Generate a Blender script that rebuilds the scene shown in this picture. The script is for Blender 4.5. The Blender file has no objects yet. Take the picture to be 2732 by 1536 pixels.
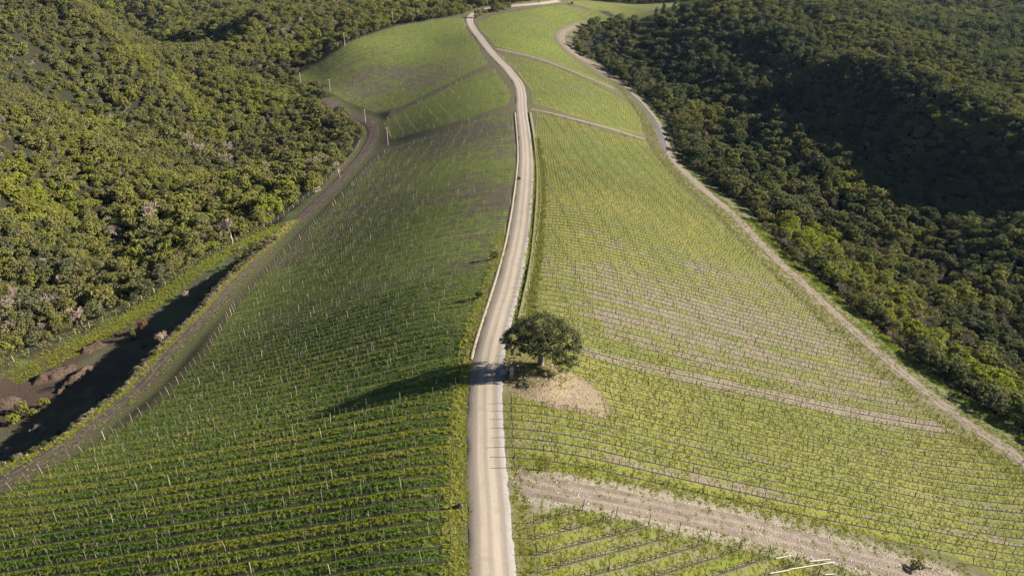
import bpy, math, random
import numpy as np
from mathutils import Vector, Matrix, Euler
rng = np.random.default_rng(7); random.seed(7)
SC = bpy.context.scene; COL = SC.collection
# ------------------------------------------------------------------ camera, sky, sun, exposure
SUN_EL, SUN_AZ = math.radians(23.5), math.atan2(0.975, 0.165)      # azimuth clockwise from +Y
cam = bpy.data.cameras.new('camera'); cam_ob = bpy.data.objects.new('camera', cam); COL.objects.link(cam_ob)
cam.sensor_width = 36.0; cam.lens = 36.0 * 2124.0 / 2732.0; cam.clip_start = 0.5; cam.clip_end = 12000.0
cam_ob.location = (0, 0, 70.0); cam_ob.rotation_euler = (math.radians(90 - 27.5), 0, 0); SC.camera = cam_ob
world = bpy.data.worlds.new('World'); SC.world = world; world.use_nodes = True
wn = world.node_tree.nodes; wl = world.node_tree.links; wn.clear()
sky = wn.new('ShaderNodeTexSky'); sky.sky_type = 'NISHITA'; sky.sun_disc = False; sky.sun_elevation = SUN_EL; sky.sun_rotation = SUN_AZ
sky.air_density = 0.5; sky.dust_density = 0.1; sky.ozone_density = 1.0
bg = wn.new('ShaderNodeBackground'); bg.inputs['Strength'].default_value = 0.05
wo = wn.new('ShaderNodeOutputWorld'); wl.new(sky.outputs[0], bg.inputs[0]); wl.new(bg.outputs[0], wo.inputs[0])
sun = bpy.data.lights.new('sun', 'SUN'); sun.energy = 5.0; sun.angle = math.radians(0.55); sun.color = (1.0, 0.94, 0.84)
sun_ob = bpy.data.objects.new('sun', sun); COL.objects.link(sun_ob)
sdir = Vector((math.cos(SUN_EL) * math.sin(SUN_AZ), math.cos(SUN_EL) * math.cos(SUN_AZ), math.sin(SUN_EL)))
sun_ob.rotation_euler = (-sdir).to_track_quat('-Z', 'Y').to_euler(); sun_ob.location = sdir * 300
SC.view_settings.view_transform = 'Standard'; SC.view_settings.look = 'None'; SC.view_settings.exposure = 1.7; SC.view_settings.gamma = 1.0
SC.render.engine = 'CYCLES'; SC.cycles.use_denoising = True; SC.cycles.max_bounces = 5; SC.cycles.diffuse_bounces = 1; SC.cycles.glossy_bounces = 2
SC.cycles.transmission_bounces = 2; SC.cycles.transparent_max_bounces = 4; SC.cycles.volume_bounces = 0
SURVEY = {
'ctrl': [[-1.72, 52.12, 5.2], [-2.05, 60.27, 4.5], [-2.78, 72.64, 3.5], [-3.86, 91.53, 2.3], [-3.08, 117.11, 0.0], [0.32, 151.46, -3.4], [3.47, 210.16, -10.0], [4.71, 252.29, -15.5], [4.54, 315.13, -21.0], [4.23, 373.64, -23.5], [-3.48, 441.25, -24.0], [-21.21, 522.38, -22.5], [-30.35, 573.49, -21.5], [-22.06, 629.97, -21.0], [20.35, 658.75, -21.5], [37.96, 684.82, -22.5], [-79.91, 95.58, -15.5], [-73.42, 107.05, -17.0], [-67.66, 123.6, -19.5], [-66.75, 148.21, -22.5], [-70.59, 182.33, -27.0], [-68.8, 211.68, -30.5], [-64.88, 258.81, -34.5], [-59.77, 314.82, -37.5], [-55.79, 347.14, -38.5], [-33.8, 176.88, -15.0], [-15.76, 162.32, -8.0], [-21.86, 267.41, -22.0], [-36.84, 355.79, -31.0], [-57.45, 463.52, -33.0], [-81.14, 421.57, -39.5], [-105.94, 443.57, -41.0], [-135.16, 495.02, -40.0], [-105.41, 515.46, -27.0], [-83.9, 582.81, -24.0], [-50.81, 606.23, -22.0], [-51.61, 521.64, -27.0], [-112.8, 151.92, -28.0], [-104.46, 165.67, -28.5], [-97.59, 185.44, -30.0], [-93.51, 214.86, -33.0], [-82.16, 257.05, -38.0], [-78.61, 307.29, -40.5], [-76.68, 353.13, -42.5], [-115.11, 125.52, -27.0], [-143.96, 201.85, -27.0], [-145.28, 163.0, -18.0], [-171.18, 257.4, -12.0], [-167.53, 219.73, 0.0], [-214.63, 344.49, 9.0], [-220.43, 322.14, 20.0], [-273.21, 515.69, 1.0], [-191.59, 401.2, -10.0], [-181.4, 326.73, -18.0], [-146.33, 275.61, -32.0], [-157.7, 382.42, -33.0], [-117.23, 308.68, -41.0], [-127.07, 398.06, -43.0], [-122.69, 460.25, -43.0], [-144.74, 233.48, -29.0], [-253.16, 586.75, -47.0], [-329.31, 741.32, -58.0], [-219.72, 632.2, -35.0], [-228.71, 764.01, -42.0], [-230.44, 593.44, -43.0], [-175.51, 571.7, -44.0], [-164.14, 782.0, -48.0], [-87.55, 905.49, -55.0], [14.37, 65.8, -1.5], [41.15, 75.46, -12.0], [76.44, 85.58, -23.0], [99.88, 86.39, -29.0], [95.75, 118.29, -29.0], [83.63, 144.87, -28.5], [76.74, 175.86, -28.5], [70.24, 207.47, -28.5], [67.31, 243.97, -30.5], [63.04, 290.48, -34.0], [61.72, 334.28, -37.0], [66.79, 390.23, -38.5], [59.03, 461.31, -38.5], [41.77, 525.87, -37.0], [31.19, 574.59, -32.0], [21.96, 116.81, -8.0], [30.12, 172.72, -13.0], [23.97, 264.51, -21.0], [31.88, 363.86, -28.0], [20.38, 529.71, -28.5], [9.39, 612.06, -25.0], [57.2, 651.84, -34.0], [127.79, 166.23, -41.0], [144.33, 192.63, -46.0], [172.44, 176.71, -48.0], [128.11, 211.16, -44.0], [142.91, 241.39, -46.0], [130.26, 273.58, -46.0], [122.91, 340.08, -47.0], [100.11, 434.4, -47.0], [80.54, 517.52, -45.0], [64.23, 600.54, -39.0], [86.99, 652.83, -37.0], [172.06, 245.92, -37.0], [176.04, 286.42, -36.0], [192.58, 287.61, -26.0], [220.99, 284.62, -25.0], [182.86, 336.41, -25.5], [166.78, 402.31, -25.0], [232.39, 400.72, -26.5], [234.25, 360.15, -27.0], [218.37, 481.43, -26.0], [150.69, 311.01, -37.0], [142.74, 408.41, -40.0], [183.61, 512.39, -23.0], [148.03, 506.51, -31.0], [155.79, 593.48, -17.0], [111.18, 559.29, -34.0], [136.53, 627.58, -22.0], [112.63, 753.37, -34.0], [72.87, 762.33, -32.0], [391.8, 701.98, -42.0], [378.05, 815.11, -46.0], [334.43, 546.17, -34.0], [274.37, 735.72, -30.0], [-400, 1000, -40], [0, 1100, -55], [400, 1000, -40], [-700, 600, 40], [700, 600, 10], [-600, 200, 40], [500, 150, 20], [-900, 1400, 0], [900, 1400, 0], [0, 1700, -30], [-300, 20, -5], [300, 20, -25], [0, 10, 2], [-72.42, 89.06, -14.0], [-10.71, 83.43, 2.2], [-58.94, 87.83, -10.46], [-46.06, 86.66, -7.08], [-33.76, 85.53, -3.85], [-21.98, 84.46, -0.76], [-75.5, 71.19, -15.0], [-9.08, 66.17, 3.7], [-60.7, 70.08, -10.83], [-46.72, 69.02, -6.9], [-33.5, 68.02, -3.18], [-20.97, 67.07, 0.35], [-66.7, 124.16, -19.3], [-11.86, 107.95, -1.0], [-54.23, 120.47, -15.14], [-42.58, 117.03, -11.25], [-31.69, 113.81, -7.62], [-21.47, 110.79, -4.2], [7.08, 90.2, 0.3], [77.51, 98.56, -25.0], [19.48, 91.67, -4.15], [32.64, 93.23, -8.88], [46.64, 94.89, -13.91], [61.57, 96.67, -19.27]],
'bank': [[-98.85, 92.8], [-86.85, 105.7], [-81.28, 113.74], [-81.61, 126.92], [-79.58, 133.69], [-80.38, 146.36], [-79.93, 156.44], [-78.77, 167.65], [-78.04, 176.29], [-79.22, 195.1], [-78.16, 209.38], [-75.32, 232.69], [-74.36, 253.83]],
'mound': [3.91, 105.38],
'folds': [[[[167.23, 511.36], [182.98, 397.83], [199.06, 337.29], [197.95, 295.9]], 7, 17], [[[144.63, 403.72], [157.86, 311.46], [184.34, 266.89]], -6, 17], [[[118.36, 530.51], [140.71, 435.83], [137.72, 337.64]], 4, 14], [[[-231.06, 421.04], [-208.4, 406.63], [-190.94, 402.43], [-170.05, 384.91]], 5, 15], [[[-357.49, 793.55], [-199.6, 454.87], [-177.65, 431.28], [-154.09, 409.68]], -8, 18], [[[-181.65, 290.18], [-161.04, 295.05], [-133.38, 281.79]], 5, 14], [[[-161.32, 245.94], [-146.08, 248.07], [-126.76, 237.18]], -5, 13], [[[-200.92, 315.69], [-192.09, 334.67], [-170.5, 343.34]], -4, 14]],
'road': [[-1.75, 55.07], [-2.05, 60.41], [-2.41, 66.67], [-2.78, 72.8], [-3.41, 83.22], [-4.0, 95.59], [-3.98, 104.06], [-3.74, 110.26], [-3.09, 117.74], [-1.5, 133.71], [0.32, 151.35], [1.96, 182.3], [3.48, 210.61], [4.73, 253.12], [5.05, 288.82], [4.55, 315.67], [4.02, 352.84], [4.32, 382.19], [3.05, 407.74], [-0.4, 424.96], [-3.48, 441.83], [-10.15, 478.66], [-21.23, 523.0], [-26.88, 553.73], [-30.32, 578.35], [-30.18, 603.37], [-27.3, 619.41], [-22.04, 629.26], [-13.99, 636.54], [0.0, 644.54], [20.4, 660.23], [38.0, 685.56]],
'left_track': [[-83.44, 95.06], [-80.73, 102.56], [-78.27, 110.48], [-78.45, 124.28], [-76.64, 132.55], [-77.2, 144.54], [-77.09, 156.26], [-76.21, 168.08], [-76.19, 179.81], [-76.85, 196.49], [-75.95, 215.99], [-74.77, 240.87], [-72.46, 267.99], [-69.04, 291.21], [-67.11, 324.47], [-65.68, 355.26], [-65.64, 372.53], [-71.01, 389.26], [-82.01, 403.24], [-91.36, 416.67], [-101.94, 434.49]],
'right_track': [[99.11, 113.56], [95.75, 125.34], [91.74, 132.27], [89.26, 146.91], [85.99, 161.39], [83.3, 178.43], [80.76, 200.28], [77.26, 221.43], [77.15, 256.28], [72.74, 283.46], [69.51, 314.39], [69.42, 344.42], [70.86, 362.7], [72.37, 388.15], [71.55, 419.48], [68.96, 451.89], [64.72, 487.56], [54.52, 525.17], [40.58, 537.33], [34.41, 561.28], [34.55, 587.84], [40.26, 615.75], [51.86, 639.65]],
'cross_track': [[0.19, 77.75], [2.52, 76.44], [9.21, 77.3], [16.17, 78.27], [23.98, 79.34], [32.18, 80.57], [40.44, 80.99], [48.66, 80.79], [56.88, 80.39], [64.63, 79.04]],
'path_low': [[8.71, 352.29], [15.65, 349.62], [27.17, 346.49], [39.12, 348.38], [49.6, 350.26], [60.02, 350.43]],
'path_high': [[-9.35, 496.6], [5.4, 489.07], [18.83, 485.39], [31.74, 474.8], [46.0, 460.2], [57.81, 449.11]],
'F1': [[-6.08, 54.33], [-7.11, 69.9], [-8.71, 97.29], [-7.96, 107.7], [-6.64, 117.05], [-5.19, 128.92], [-3.53, 149.15], [-1.86, 174.38], [-0.48, 200.21], [1.06, 236.9], [1.38, 281.28], [0.4, 310.23], [-1.14, 348.28], [-15.09, 339.89], [-27.53, 331.36], [-41.12, 337.15], [-52.79, 338.07], [-55.37, 331.51], [-58.31, 307.59], [-61.2, 276.26], [-63.85, 254.24], [-65.82, 228.83], [-67.6, 207.82], [-68.47, 188.05], [-68.28, 171.39], [-67.12, 158.1], [-66.09, 146.38], [-66.7, 132.56], [-67.1, 122.36], [-69.83, 113.88], [-72.56, 105.6], [-76.39, 98.26], [-79.11, 94.18], [-89.16, 85.4], [-78.92, 71.33]],
'F2': [[-1.73, 361.62], [-18.85, 345.95], [-33.03, 345.45], [-48.13, 351.16], [-54.85, 353.1], [-62.5, 381.16], [-56.85, 391.21], [-38.21, 407.92], [-11.19, 441.29], [-5.21, 411.73], [-0.67, 380.11]],
'F3': [[-13.7, 453.34], [-33.14, 423.67], [-56.06, 401.29], [-69.5, 401.55], [-80.6, 418.53], [-93.14, 434.55], [-109.46, 461.7], [-105.84, 467.23], [-126.61, 483.6], [-133.62, 491.09], [-124.05, 501.52], [-108.2, 513.32], [-95.14, 542.88], [-78.78, 569.8], [-52.59, 585.18], [-35.95, 598.93], [-30.53, 548.59], [-20.88, 502.08]],
'F4': [[11.27, 345.63], [26.41, 340.93], [43.98, 340.46], [60.38, 348.15], [60.7, 322.78], [62.62, 288.64], [66.81, 242.06], [69.99, 206.71], [76.41, 174.99], [80.56, 159.48], [83.35, 144.26], [85.52, 129.15], [91.51, 121.94], [95.64, 118.04], [103.98, 106.94], [83.28, 78.6], [73.92, 83.14], [65.72, 86.46], [53.18, 86.78], [37.44, 85.57], [22.43, 83.74], [10.05, 81.29], [0.13, 79.49], [-0.2, 94.64], [0.8, 108.04], [1.69, 118.89], [2.37, 126.86], [3.35, 139.77], [4.93, 157.98], [7.47, 197.79], [8.36, 224.79], [9.3, 305.43]],
'F5': [[2.46, 70.86], [6.44, 73.96], [10.95, 74.45], [18.66, 74.89], [28.82, 75.4], [34.98, 75.94], [42.43, 75.02], [50.59, 74.5], [46.22, 65.41], [2.78, 52.17]],
'F6': [[-8.89, 485.41], [2.66, 430.5], [9.45, 390.58], [9.57, 362.4], [27.3, 353.81], [45.26, 351.55], [60.49, 357.48], [63.18, 386.24], [61.69, 424.61], [52.73, 435.67], [40.83, 451.42], [21.46, 472.11], [5.28, 479.08]],
'F7': [[-10.13, 501.57], [-20.84, 543.62], [-23.69, 577.67], [-13.84, 609.78], [12.99, 641.48], [42.68, 677.7], [69.5, 685.81], [82.51, 668.7], [50.33, 645.5], [32.98, 608.79], [28.17, 567.51], [33.29, 535.45], [42.48, 516.56], [57.96, 451.82], [48.99, 465.16], [26.94, 487.82], [7.84, 493.91]],
'F8': [[43.42, 690.79], [67.34, 737.81], [162.69, 758.14], [121.68, 648.69], [101.14, 653.62], [91.36, 662.4], [79.89, 690.88]],
'rows': {'F1': [[-72.41, 89.05], [-18.39, 84.03]], 'F2': [[-54.93, 374.48], [-6.57, 387.85]], 'F3': [[-96.58, 439.08], [-28.11, 484.01]], 'F4': [[7.08, 90.24], [75.99, 98.34]], 'F5': [[3.55, 66.22], [16.24, 75.4]], 'F6': [[15.3, 386.73], [53.92, 400.05]], 'F7': [[-22.77, 609.12], [29.05, 579.68]], 'F8': [[41.24, 688.33], [83.04, 671.49]]},
'fence_left': [[-124.62, 155.28], [-120.71, 162.57], [-120.14, 165.83], [-116.89, 172.97], [-113.46, 179.95], [-111.51, 185.53], [-107.95, 192.59], [-104.75, 199.03], [-101.53, 205.46], [-98.78, 213.06], [-96.73, 222.26], [-90.28, 240.64], [-82.18, 257.12], [-79.55, 277.43], [-75.32, 292.74], [-72.46, 318.84], [-70.91, 345.17], [-70.49, 363.06]],
'fence_right': [[104.9, 127.11], [100.08, 135.23], [98.29, 143.99], [94.33, 155.22], [92.81, 165.8], [90.28, 180.39], [87.07, 202.16], [83.66, 218.85], [82.69, 238.95], [85.49, 271.27], [80.78, 286.25], [77.48, 310.8], [74.25, 325.7], [72.58, 347.47], [75.14, 366.45], [76.3, 388.79], [76.1, 416.22], [73.87, 448.44], [71.5, 470.1]],
'strip_edge': [[-117.56, 155.95], [-113.01, 165.49], [-109.18, 176.55], [-104.46, 185.67], [-100.22, 198.03], [-95.09, 214.0], [-87.71, 233.93], [-79.36, 248.09]],
'poles': [[-55.7, 346.59], [-72.95, 389.48], [-103.47, 453.47], [-126.11, 477.86], [-105.62, 516.5], [-83.56, 580.48]],
'puddle': [[60.17, 470.83], [64.0, 455.44], [68.4, 440.27], [70.27, 417.82], [71.06, 400.12], [71.04, 383.56], [70.72, 368.23], [69.92, 357.25], [67.97, 340.12]],
'oak': [4.51, 106.06],
'pillar': [-0.06, 102.38],
'plate': [-1.28, 103.56],
'heaps': [[[-111.69, 154.48], [-106.67, 163.73]], [[-108.05, 168.94], [-104.83, 174.5]], [[-104.38, 152.03], [-101.23, 163.07]], [[-114.43, 144.23], [-113.04, 149.12]]],
'gate': [[-75.42, 287.97], [-73.27, 291.53]],
'spot': {'bare': [[-80.49, 157.53], [-99.12, 133.68], [-95.47, 130.12], [-101.48, 126.31]], 'brown_oak': [[-96.4, 179.83]], 'conifer': [[-97.56, 176.04]], 'green': [[-105.1, 142.17], [-104.54, 145.79], [-107.68, 139.42], [-108.42, 143.68]], 'pink': [[-91.82, 197.75], [-87.71, 196.12]], 'barebig': [[-123.91, 253.88], [-133.43, 246.69], [-131.97, 183.05], [-126.35, 190.2], [-89.3, 300.83], [-80.89, 317.27], [-135.29, 330.14], [-122.07, 323.28], [-143.42, 342.13], [-126.1, 345.63], [-100.04, 312.34], [-80.64, 323.28], [-69.61, 304.9], [-91.24, 237.09], [-111.85, 274.76]], 'dark_bush': [[-2.95, 157.43], [-5.48, 134.92], [2.96, 229.53], [-6.17, 71.65]], 'pit': [[56.6, 80.99]], 'pine': [[129.28, 662.7], [119.35, 655.86], [136.18, 668.19], [112.15, 646.81]], 'house': [[212.0, 636.84]], 'marker': [[21.28, 659.88]], 'scrub': [[54.03, 611.21], [67.78, 637.71], [80.42, 646.88], [92.71, 630.03]]},
'planks': [[[39.67, 77.24], [43.21, 78.82]], [[35.82, 74.47], [43.59, 78.41]], [[32.49, 72.51], [35.84, 74.37]], [[41.12, 75.44], [42.68, 76.05]], [[34.45, 75.84], [37.07, 77.41]]]}
CAM_Z = 70.0; PITCH = 27.5; FPX = 2124.0
def tps_fit(P, z, lam):
    n = len(P); d = np.linalg.norm(P[:, None] - P[None], axis=2)
    K = np.where(d > 0, d * d * np.log(np.maximum(d, 1e-9)), 0.0) + lam * np.eye(n)
    A = np.zeros((n + 3, n + 3)); A[:n, :n] = K; A[:n, n] = 1; A[:n, n + 1:] = P
    A[n, :n] = 1; A[n + 1:, :n] = P.T
    return np.linalg.solve(A, np.concatenate([z, np.zeros(3)]))
def tps_eval(P, w, Q):
    out = np.empty(len(Q)); n = len(P)
    for a in range(0, len(Q), 20000):
        q = Q[a:a + 20000]
        d2 = ((q[:, None] - P[None]) ** 2).sum(2)
        out[a:a + 20000] = (0.5 * d2 * np.log(np.maximum(d2, 1e-12))) @ w[:n] + w[n] + q @ w[n + 1:]
    return out
def seg_dist(Q, L):
    """distance to polyline L, side (+ = left of its direction), arc length of the nearest point"""
    L = np.asarray(L, float); best = np.full(len(Q), 1e18); side = np.zeros(len(Q)); arc = np.zeros(len(Q)); s0 = 0.0
    for i in range(len(L) - 1):
        a, b = L[i], L[i + 1]; v = b - a; l = np.hypot(*v)
        t = np.clip(((Q - a) @ v) / (l * l), 0, 1)
        r = Q - a - t[:, None] * v; d = (r ** 2).sum(1); m = d < best
        best[m] = d[m]; side[m] = np.sign(v[0] * r[m, 1] - v[1] * r[m, 0]); arc[m] = s0 + t[m] * l
        s0 += l
    return np.sqrt(best), side, arc
def in_poly(Q, L):
    L = np.asarray(L, float); c = np.zeros(len(Q), bool); j = len(L) - 1
    for i in range(len(L)):
        (xi, yi), (xj, yj) = L[i], L[j]
        m = ((yi > Q[:, 1]) != (yj > Q[:, 1])) & (Q[:, 0] < (xj - xi) * (Q[:, 1] - yi) / ((yj - yi) or 1e-12) + xi)
        c ^= m; j = i
    return c
def sd_poly(Q, L):
    d, _, _ = seg_dist(Q, list(L) + [L[0]])
    return np.where(in_poly(Q, L), d, -d)
def sm(a, b, x):
    t = np.clip((x - a) / (b - a), 0, 1); return t * t * (3 - 2 * t)
def vnoise(x, y, seed=0):
    xi = np.floor(x); yi = np.floor(y); fx = x - xi; fy = y - yi
    def h(i, j):
        v = np.sin(i * 127.1 + j * 311.7 + seed * 74.7) * 43758.5453
        return v - np.floor(v)
    fx = fx * fx * (3 - 2 * fx); fy = fy * fy * (3 - 2 * fy)
    return (h(xi, yi) * (1 - fx) + h(xi + 1, yi) * fx) * (1 - fy) + (h(xi, yi + 1) * (1 - fx) + h(xi + 1, yi + 1) * fx) * fy
def fbm(x, y, seed=0, o=4):
    s = 0; a = 0.5
    for k in range(o):
        s = s + a * vnoise(x, y, seed + k); x = x * 2.03 + 17.1; y = y * 2.03 + 9.7; a *= 0.5
    return s
def axis(lo, hi, c0, c1, step, g):
    v = list(np.arange(c0, c1 + 1e-6, step)); s = step
    while v[-1] < hi: s *= g; v.append(v[-1] + s)
    s = step
    while v[0] > lo: s *= g; v.insert(0, v[0] - s)
    return np.array(v)
class Terrain:
    def __init__(self, ctrl, bank=None, mound=None, folds=()):
        self.folds = folds
        C = np.array(ctrl, float); self.P = C[:, :2]; self.w = tps_fit(C[:, :2], C[:, 2], 60.0); self.bank = bank; self.mound = mound
        self.X = axis(-5200, 5200, -135, 175, 1.0, 1.045); self.Y = axis(15, 6500, 30, 250, 1.0, 1.0125)
        gx, gy = np.meshgrid(self.X, self.Y); Q = np.stack([gx.ravel(), gy.ravel()], 1)
        self.Z = self.exact(Q).reshape(gx.shape)
    def exact(self, Q):
        z = tps_eval(self.P, self.w, Q); x, y = Q[:, 0], Q[:, 1]
        far = sm(750, 1500, np.hypot(x, y))
        hills = -45 + 90 * (fbm(x / 620, y / 620, 5) - .45) + 60 * sm(1800, 5000, np.hypot(x, y)) * fbm(x / 1400, y / 1400, 9)
        z = z * (1 - far) + hills * far
        z = z + sm(230, 420, np.hypot(x * .8, y)) * (fbm(x / 60, y / 60, 3) - .47) * 7 * np.clip((np.abs(x) - 70) / 60, 0, 1)
        z = z + (fbm(x / 38, y / 38, 7) - .47) * 10 * np.clip((np.abs(x) - 135) / 50, 0, 1) * (1 - sm(600, 800, y))
        z = z + 17 * np.exp(-((x + 178) / 24) ** 2 - ((y - 585) / 60) ** 2)
        for line, amp, sig in self.folds:
            d, _, _ = seg_dist(Q, line); z = z + amp * np.exp(-(d / sig) ** 2) * (np.hypot(x, y) < 900)
        if self.bank is not None:
            d, s, arc = seg_dist(Q, self.bank)
            B = 7.8 * (1 - sm(165, 246, y)) * sm(20, 60, y)
            left = (s > 0)
            wob = (fbm(x / 5, y / 5, 21) - .5) * 1.6
            z = z - B * sm(0.3, 7.0, np.where(left, d, -d) + wob)
        if self.mound is not None:
            mx, my = self.mound; r = np.hypot((x - mx), (y - my) * .9) + (fbm(x / 3, y / 3, 31) - .5) * 2.2
            z = z + 1.5 * (1 - sm(2.6, 6.2, r))
        return z
    def h(self, x, y):
        x = np.asarray(x, float); y = np.asarray(y, float)
        i = np.clip(np.searchsorted(self.X, x) - 1, 0, len(self.X) - 2); j = np.clip(np.searchsorted(self.Y, y) - 1, 0, len(self.Y) - 2)
        fx = (x - self.X[i]) / (self.X[i + 1] - self.X[i]); fy = (y - self.Y[j]) / (self.Y[j + 1] - self.Y[j])
        Z = self.Z
        return (Z[j, i] * (1 - fx) + Z[j, i + 1] * fx) * (1 - fy) + (Z[j + 1, i] * (1 - fx) + Z[j + 1, i + 1] * fx) * fy
S = SURVEY
T = Terrain(S['ctrl'], [tuple(b) for b in S['bank']], tuple(S['mound']), S['folds'])
FIELDS = ['F1', 'F2', 'F3', 'F4', 'F5', 'F6', 'F7', 'F8']
SP = dict(F1=2.2, F2=2.3, F3=2.4, F4=2.2, F5=2.2, F6=2.6, F7=3.4, F8=4.2)
ROWDIR = {}
for k in FIELDS:
    a, b = np.array(S['rows'][k][0]), np.array(S['rows'][k][1]); v = (b - a) / np.hypot(*(b - a))
    if v[0] < 0: v = -v
    ROWDIR[k] = v
def rown(k): v = ROWDIR[k]; return np.array([-v[1], v[0]])
def smooth_line(L, step=1.0, it=3):
    L = np.array(L, float)
    for _ in range(it):
        q = 0.75 * L[:-1] + 0.25 * L[1:]; r = 0.25 * L[:-1] + 0.75 * L[1:]
        L = np.vstack([L[:1], np.stack([q, r], 1).reshape(-1, 2), L[-1:]])
    s = np.concatenate([[0], np.cumsum(np.hypot(*np.diff(L, axis=0).T))])
    n = max(2, int(s[-1] / step)); t = np.linspace(0, s[-1], n)
    return np.stack([np.interp(t, s, L[:, 0]), np.interp(t, s, L[:, 1])], 1)
ROAD = smooth_line(S['road'], 1.2); LTR = smooth_line(S['left_track'], 1.5); RTR = smooth_line(S['right_track'], 1.5)
XTR = smooth_line(S['cross_track'], 1.2); PLO = smooth_line(S['path_low'], 2); PHI = smooth_line(S['path_high'], 2)
BANK = np.array(S['bank']); FENL = np.array(S['fence_left']); FENR = np.array(S['fence_right'])
STRIP = np.vstack([BANK, FENL[::-1]])
def project(P):
    P = np.asarray(P, float); p = math.radians(PITCH); v = P - np.array([0, 0, CAM_Z])
    zc = v[:, 1] * math.cos(p) - v[:, 2] * math.sin(p); yc = -(v[:, 1] * math.sin(p) + v[:, 2] * math.cos(p))
    zc = np.maximum(zc, 1.0)
    return 1366 + FPX * v[:, 0] / zc, 768 + FPX * yc / zc, zc
# ------------------------------------------------------------------ helpers
def mesh_np(name, V, F, mats=(), smooth=False, attrs=None):
    """V (n,3), F (m,3|4) arrays"""
    V = np.ascontiguousarray(V, np.float32); F = np.ascontiguousarray(F, np.int32); m, k = F.shape
    me = bpy.data.meshes.new(name); me.vertices.add(len(V)); me.vertices.foreach_set('co', V.ravel())
    me.loops.add(m * k); me.loops.foreach_set('vertex_index', F.ravel())
    me.polygons.add(m); me.polygons.foreach_set('loop_start', np.arange(0, m * k, k, dtype=np.int32)); me.polygons.foreach_set('loop_total', np.full(m, k, np.int32))
    if smooth: me.polygons.foreach_set('use_smooth', np.ones(m, bool))
    for an, (ty, arr) in (attrs or {}).items():
        a = me.attributes.new(an, ty, 'POINT')
        a.data.foreach_set({'FLOAT': 'value', 'FLOAT_VECTOR': 'vector', 'FLOAT_COLOR': 'color', 'INT': 'value'}[ty], np.ascontiguousarray(arr, np.int32 if ty == 'INT' else np.float32).ravel())
    for mt in mats: me.materials.append(mt)
    me.update(calc_edges=True)
    return me
def obj(name, me, parent=None, loc=(0, 0, 0), rz=0.0, scale=(1, 1, 1)):
    o = bpy.data.objects.new(name, me); COL.objects.link(o); o.location = loc; o.rotation_euler = (0, 0, rz); o.scale = scale
    if parent: o.parent = parent
    return o
def tag(o, label, cat, group=None, kind=None):
    o['label'] = label; o['category'] = cat
    if group: o['group'] = group
    if kind: o['kind'] = kind
    return o
def setting(o, kind='structure', label=None):
    o['kind'] = kind
    if label: o['label'] = label
    return o
class MB:
    def __init__(s): s.V = []; s.F = []; s.n = 0
    def add(s, V, F): V = np.asarray(V, float); s.V.append(V); s.F.append(np.asarray(F) + s.n); s.n += len(V)
    def tube(s, P, R, k=5, cap=True):
        P = np.asarray(P, float); R = np.broadcast_to(R, (len(P),)); V = []; ref = np.array([0.13, 0.31, 0.94])
        for i in range(len(P)):
            t = P[min(i + 1, len(P) - 1)] - P[max(i - 1, 0)]; t = t / (np.linalg.norm(t) + 1e-9)
            rf = ref if abs(t @ ref) < 0.95 else np.array([1.0, 0, 0])
            u = np.cross(t, rf); u /= np.linalg.norm(u); w = np.cross(t, u)
            a = np.arange(k) * 2 * math.pi / k
            V.append(P[i] + R[i] * (np.cos(a)[:, None] * u + np.sin(a)[:, None] * w))
        V = np.vstack(V); F = []
        for i in range(len(P) - 1):
            for j in range(k): F.append([i * k + j, i * k + (j + 1) % k, (i + 1) * k + (j + 1) % k, (i + 1) * k + j])
        if cap and k >= 4:
            b = (len(P) - 1) * k
            for j in range(1, k - 2 + 1, 2): F.append([b, b + j, b + min(j + 1, k - 1), b + min(j + 2, k - 1)] if j + 2 <= k - 1 else [b, b + j, b + j + 1, b + j + 1])
        s.add(V, [f for f in F if len(set(f)) >= 3])
    def box(s, c, d, rz=0.0, tilt=0.0):
        c = np.asarray(c, float); d = np.asarray(d, float) / 2
        V = np.array([[x, y, z] for z in (-1, 1) for y in (-1, 1) for x in (-1, 1)], float) * d
        if tilt: V = V @ np.array(Matrix.Rotation(tilt, 3, 'Y')).T
        V = V @ np.array(Matrix.Rotation(rz, 3, 'Z')).T + c
        s.add(V, [[0, 2, 3, 1], [4, 5, 7, 6], [0, 1, 5, 4], [2, 6, 7, 3], [0, 4, 6, 2], [1, 3, 7, 5]])
    def mesh(s, name, mats=(), smooth=False):
        V = np.vstack(s.V); me = bpy.data.meshes.new(name); F = []
        for f in s.F:
            for q in f:
                q = list(dict.fromkeys(int(i) for i in q)); F.append(q)
        me.from_pydata(V.tolist(), [], F)
        if smooth: me.polygons.foreach_set('use_smooth', np.ones(len(F), bool))
        for m in mats: me.materials.append(m)
        me.update(); return me
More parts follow.
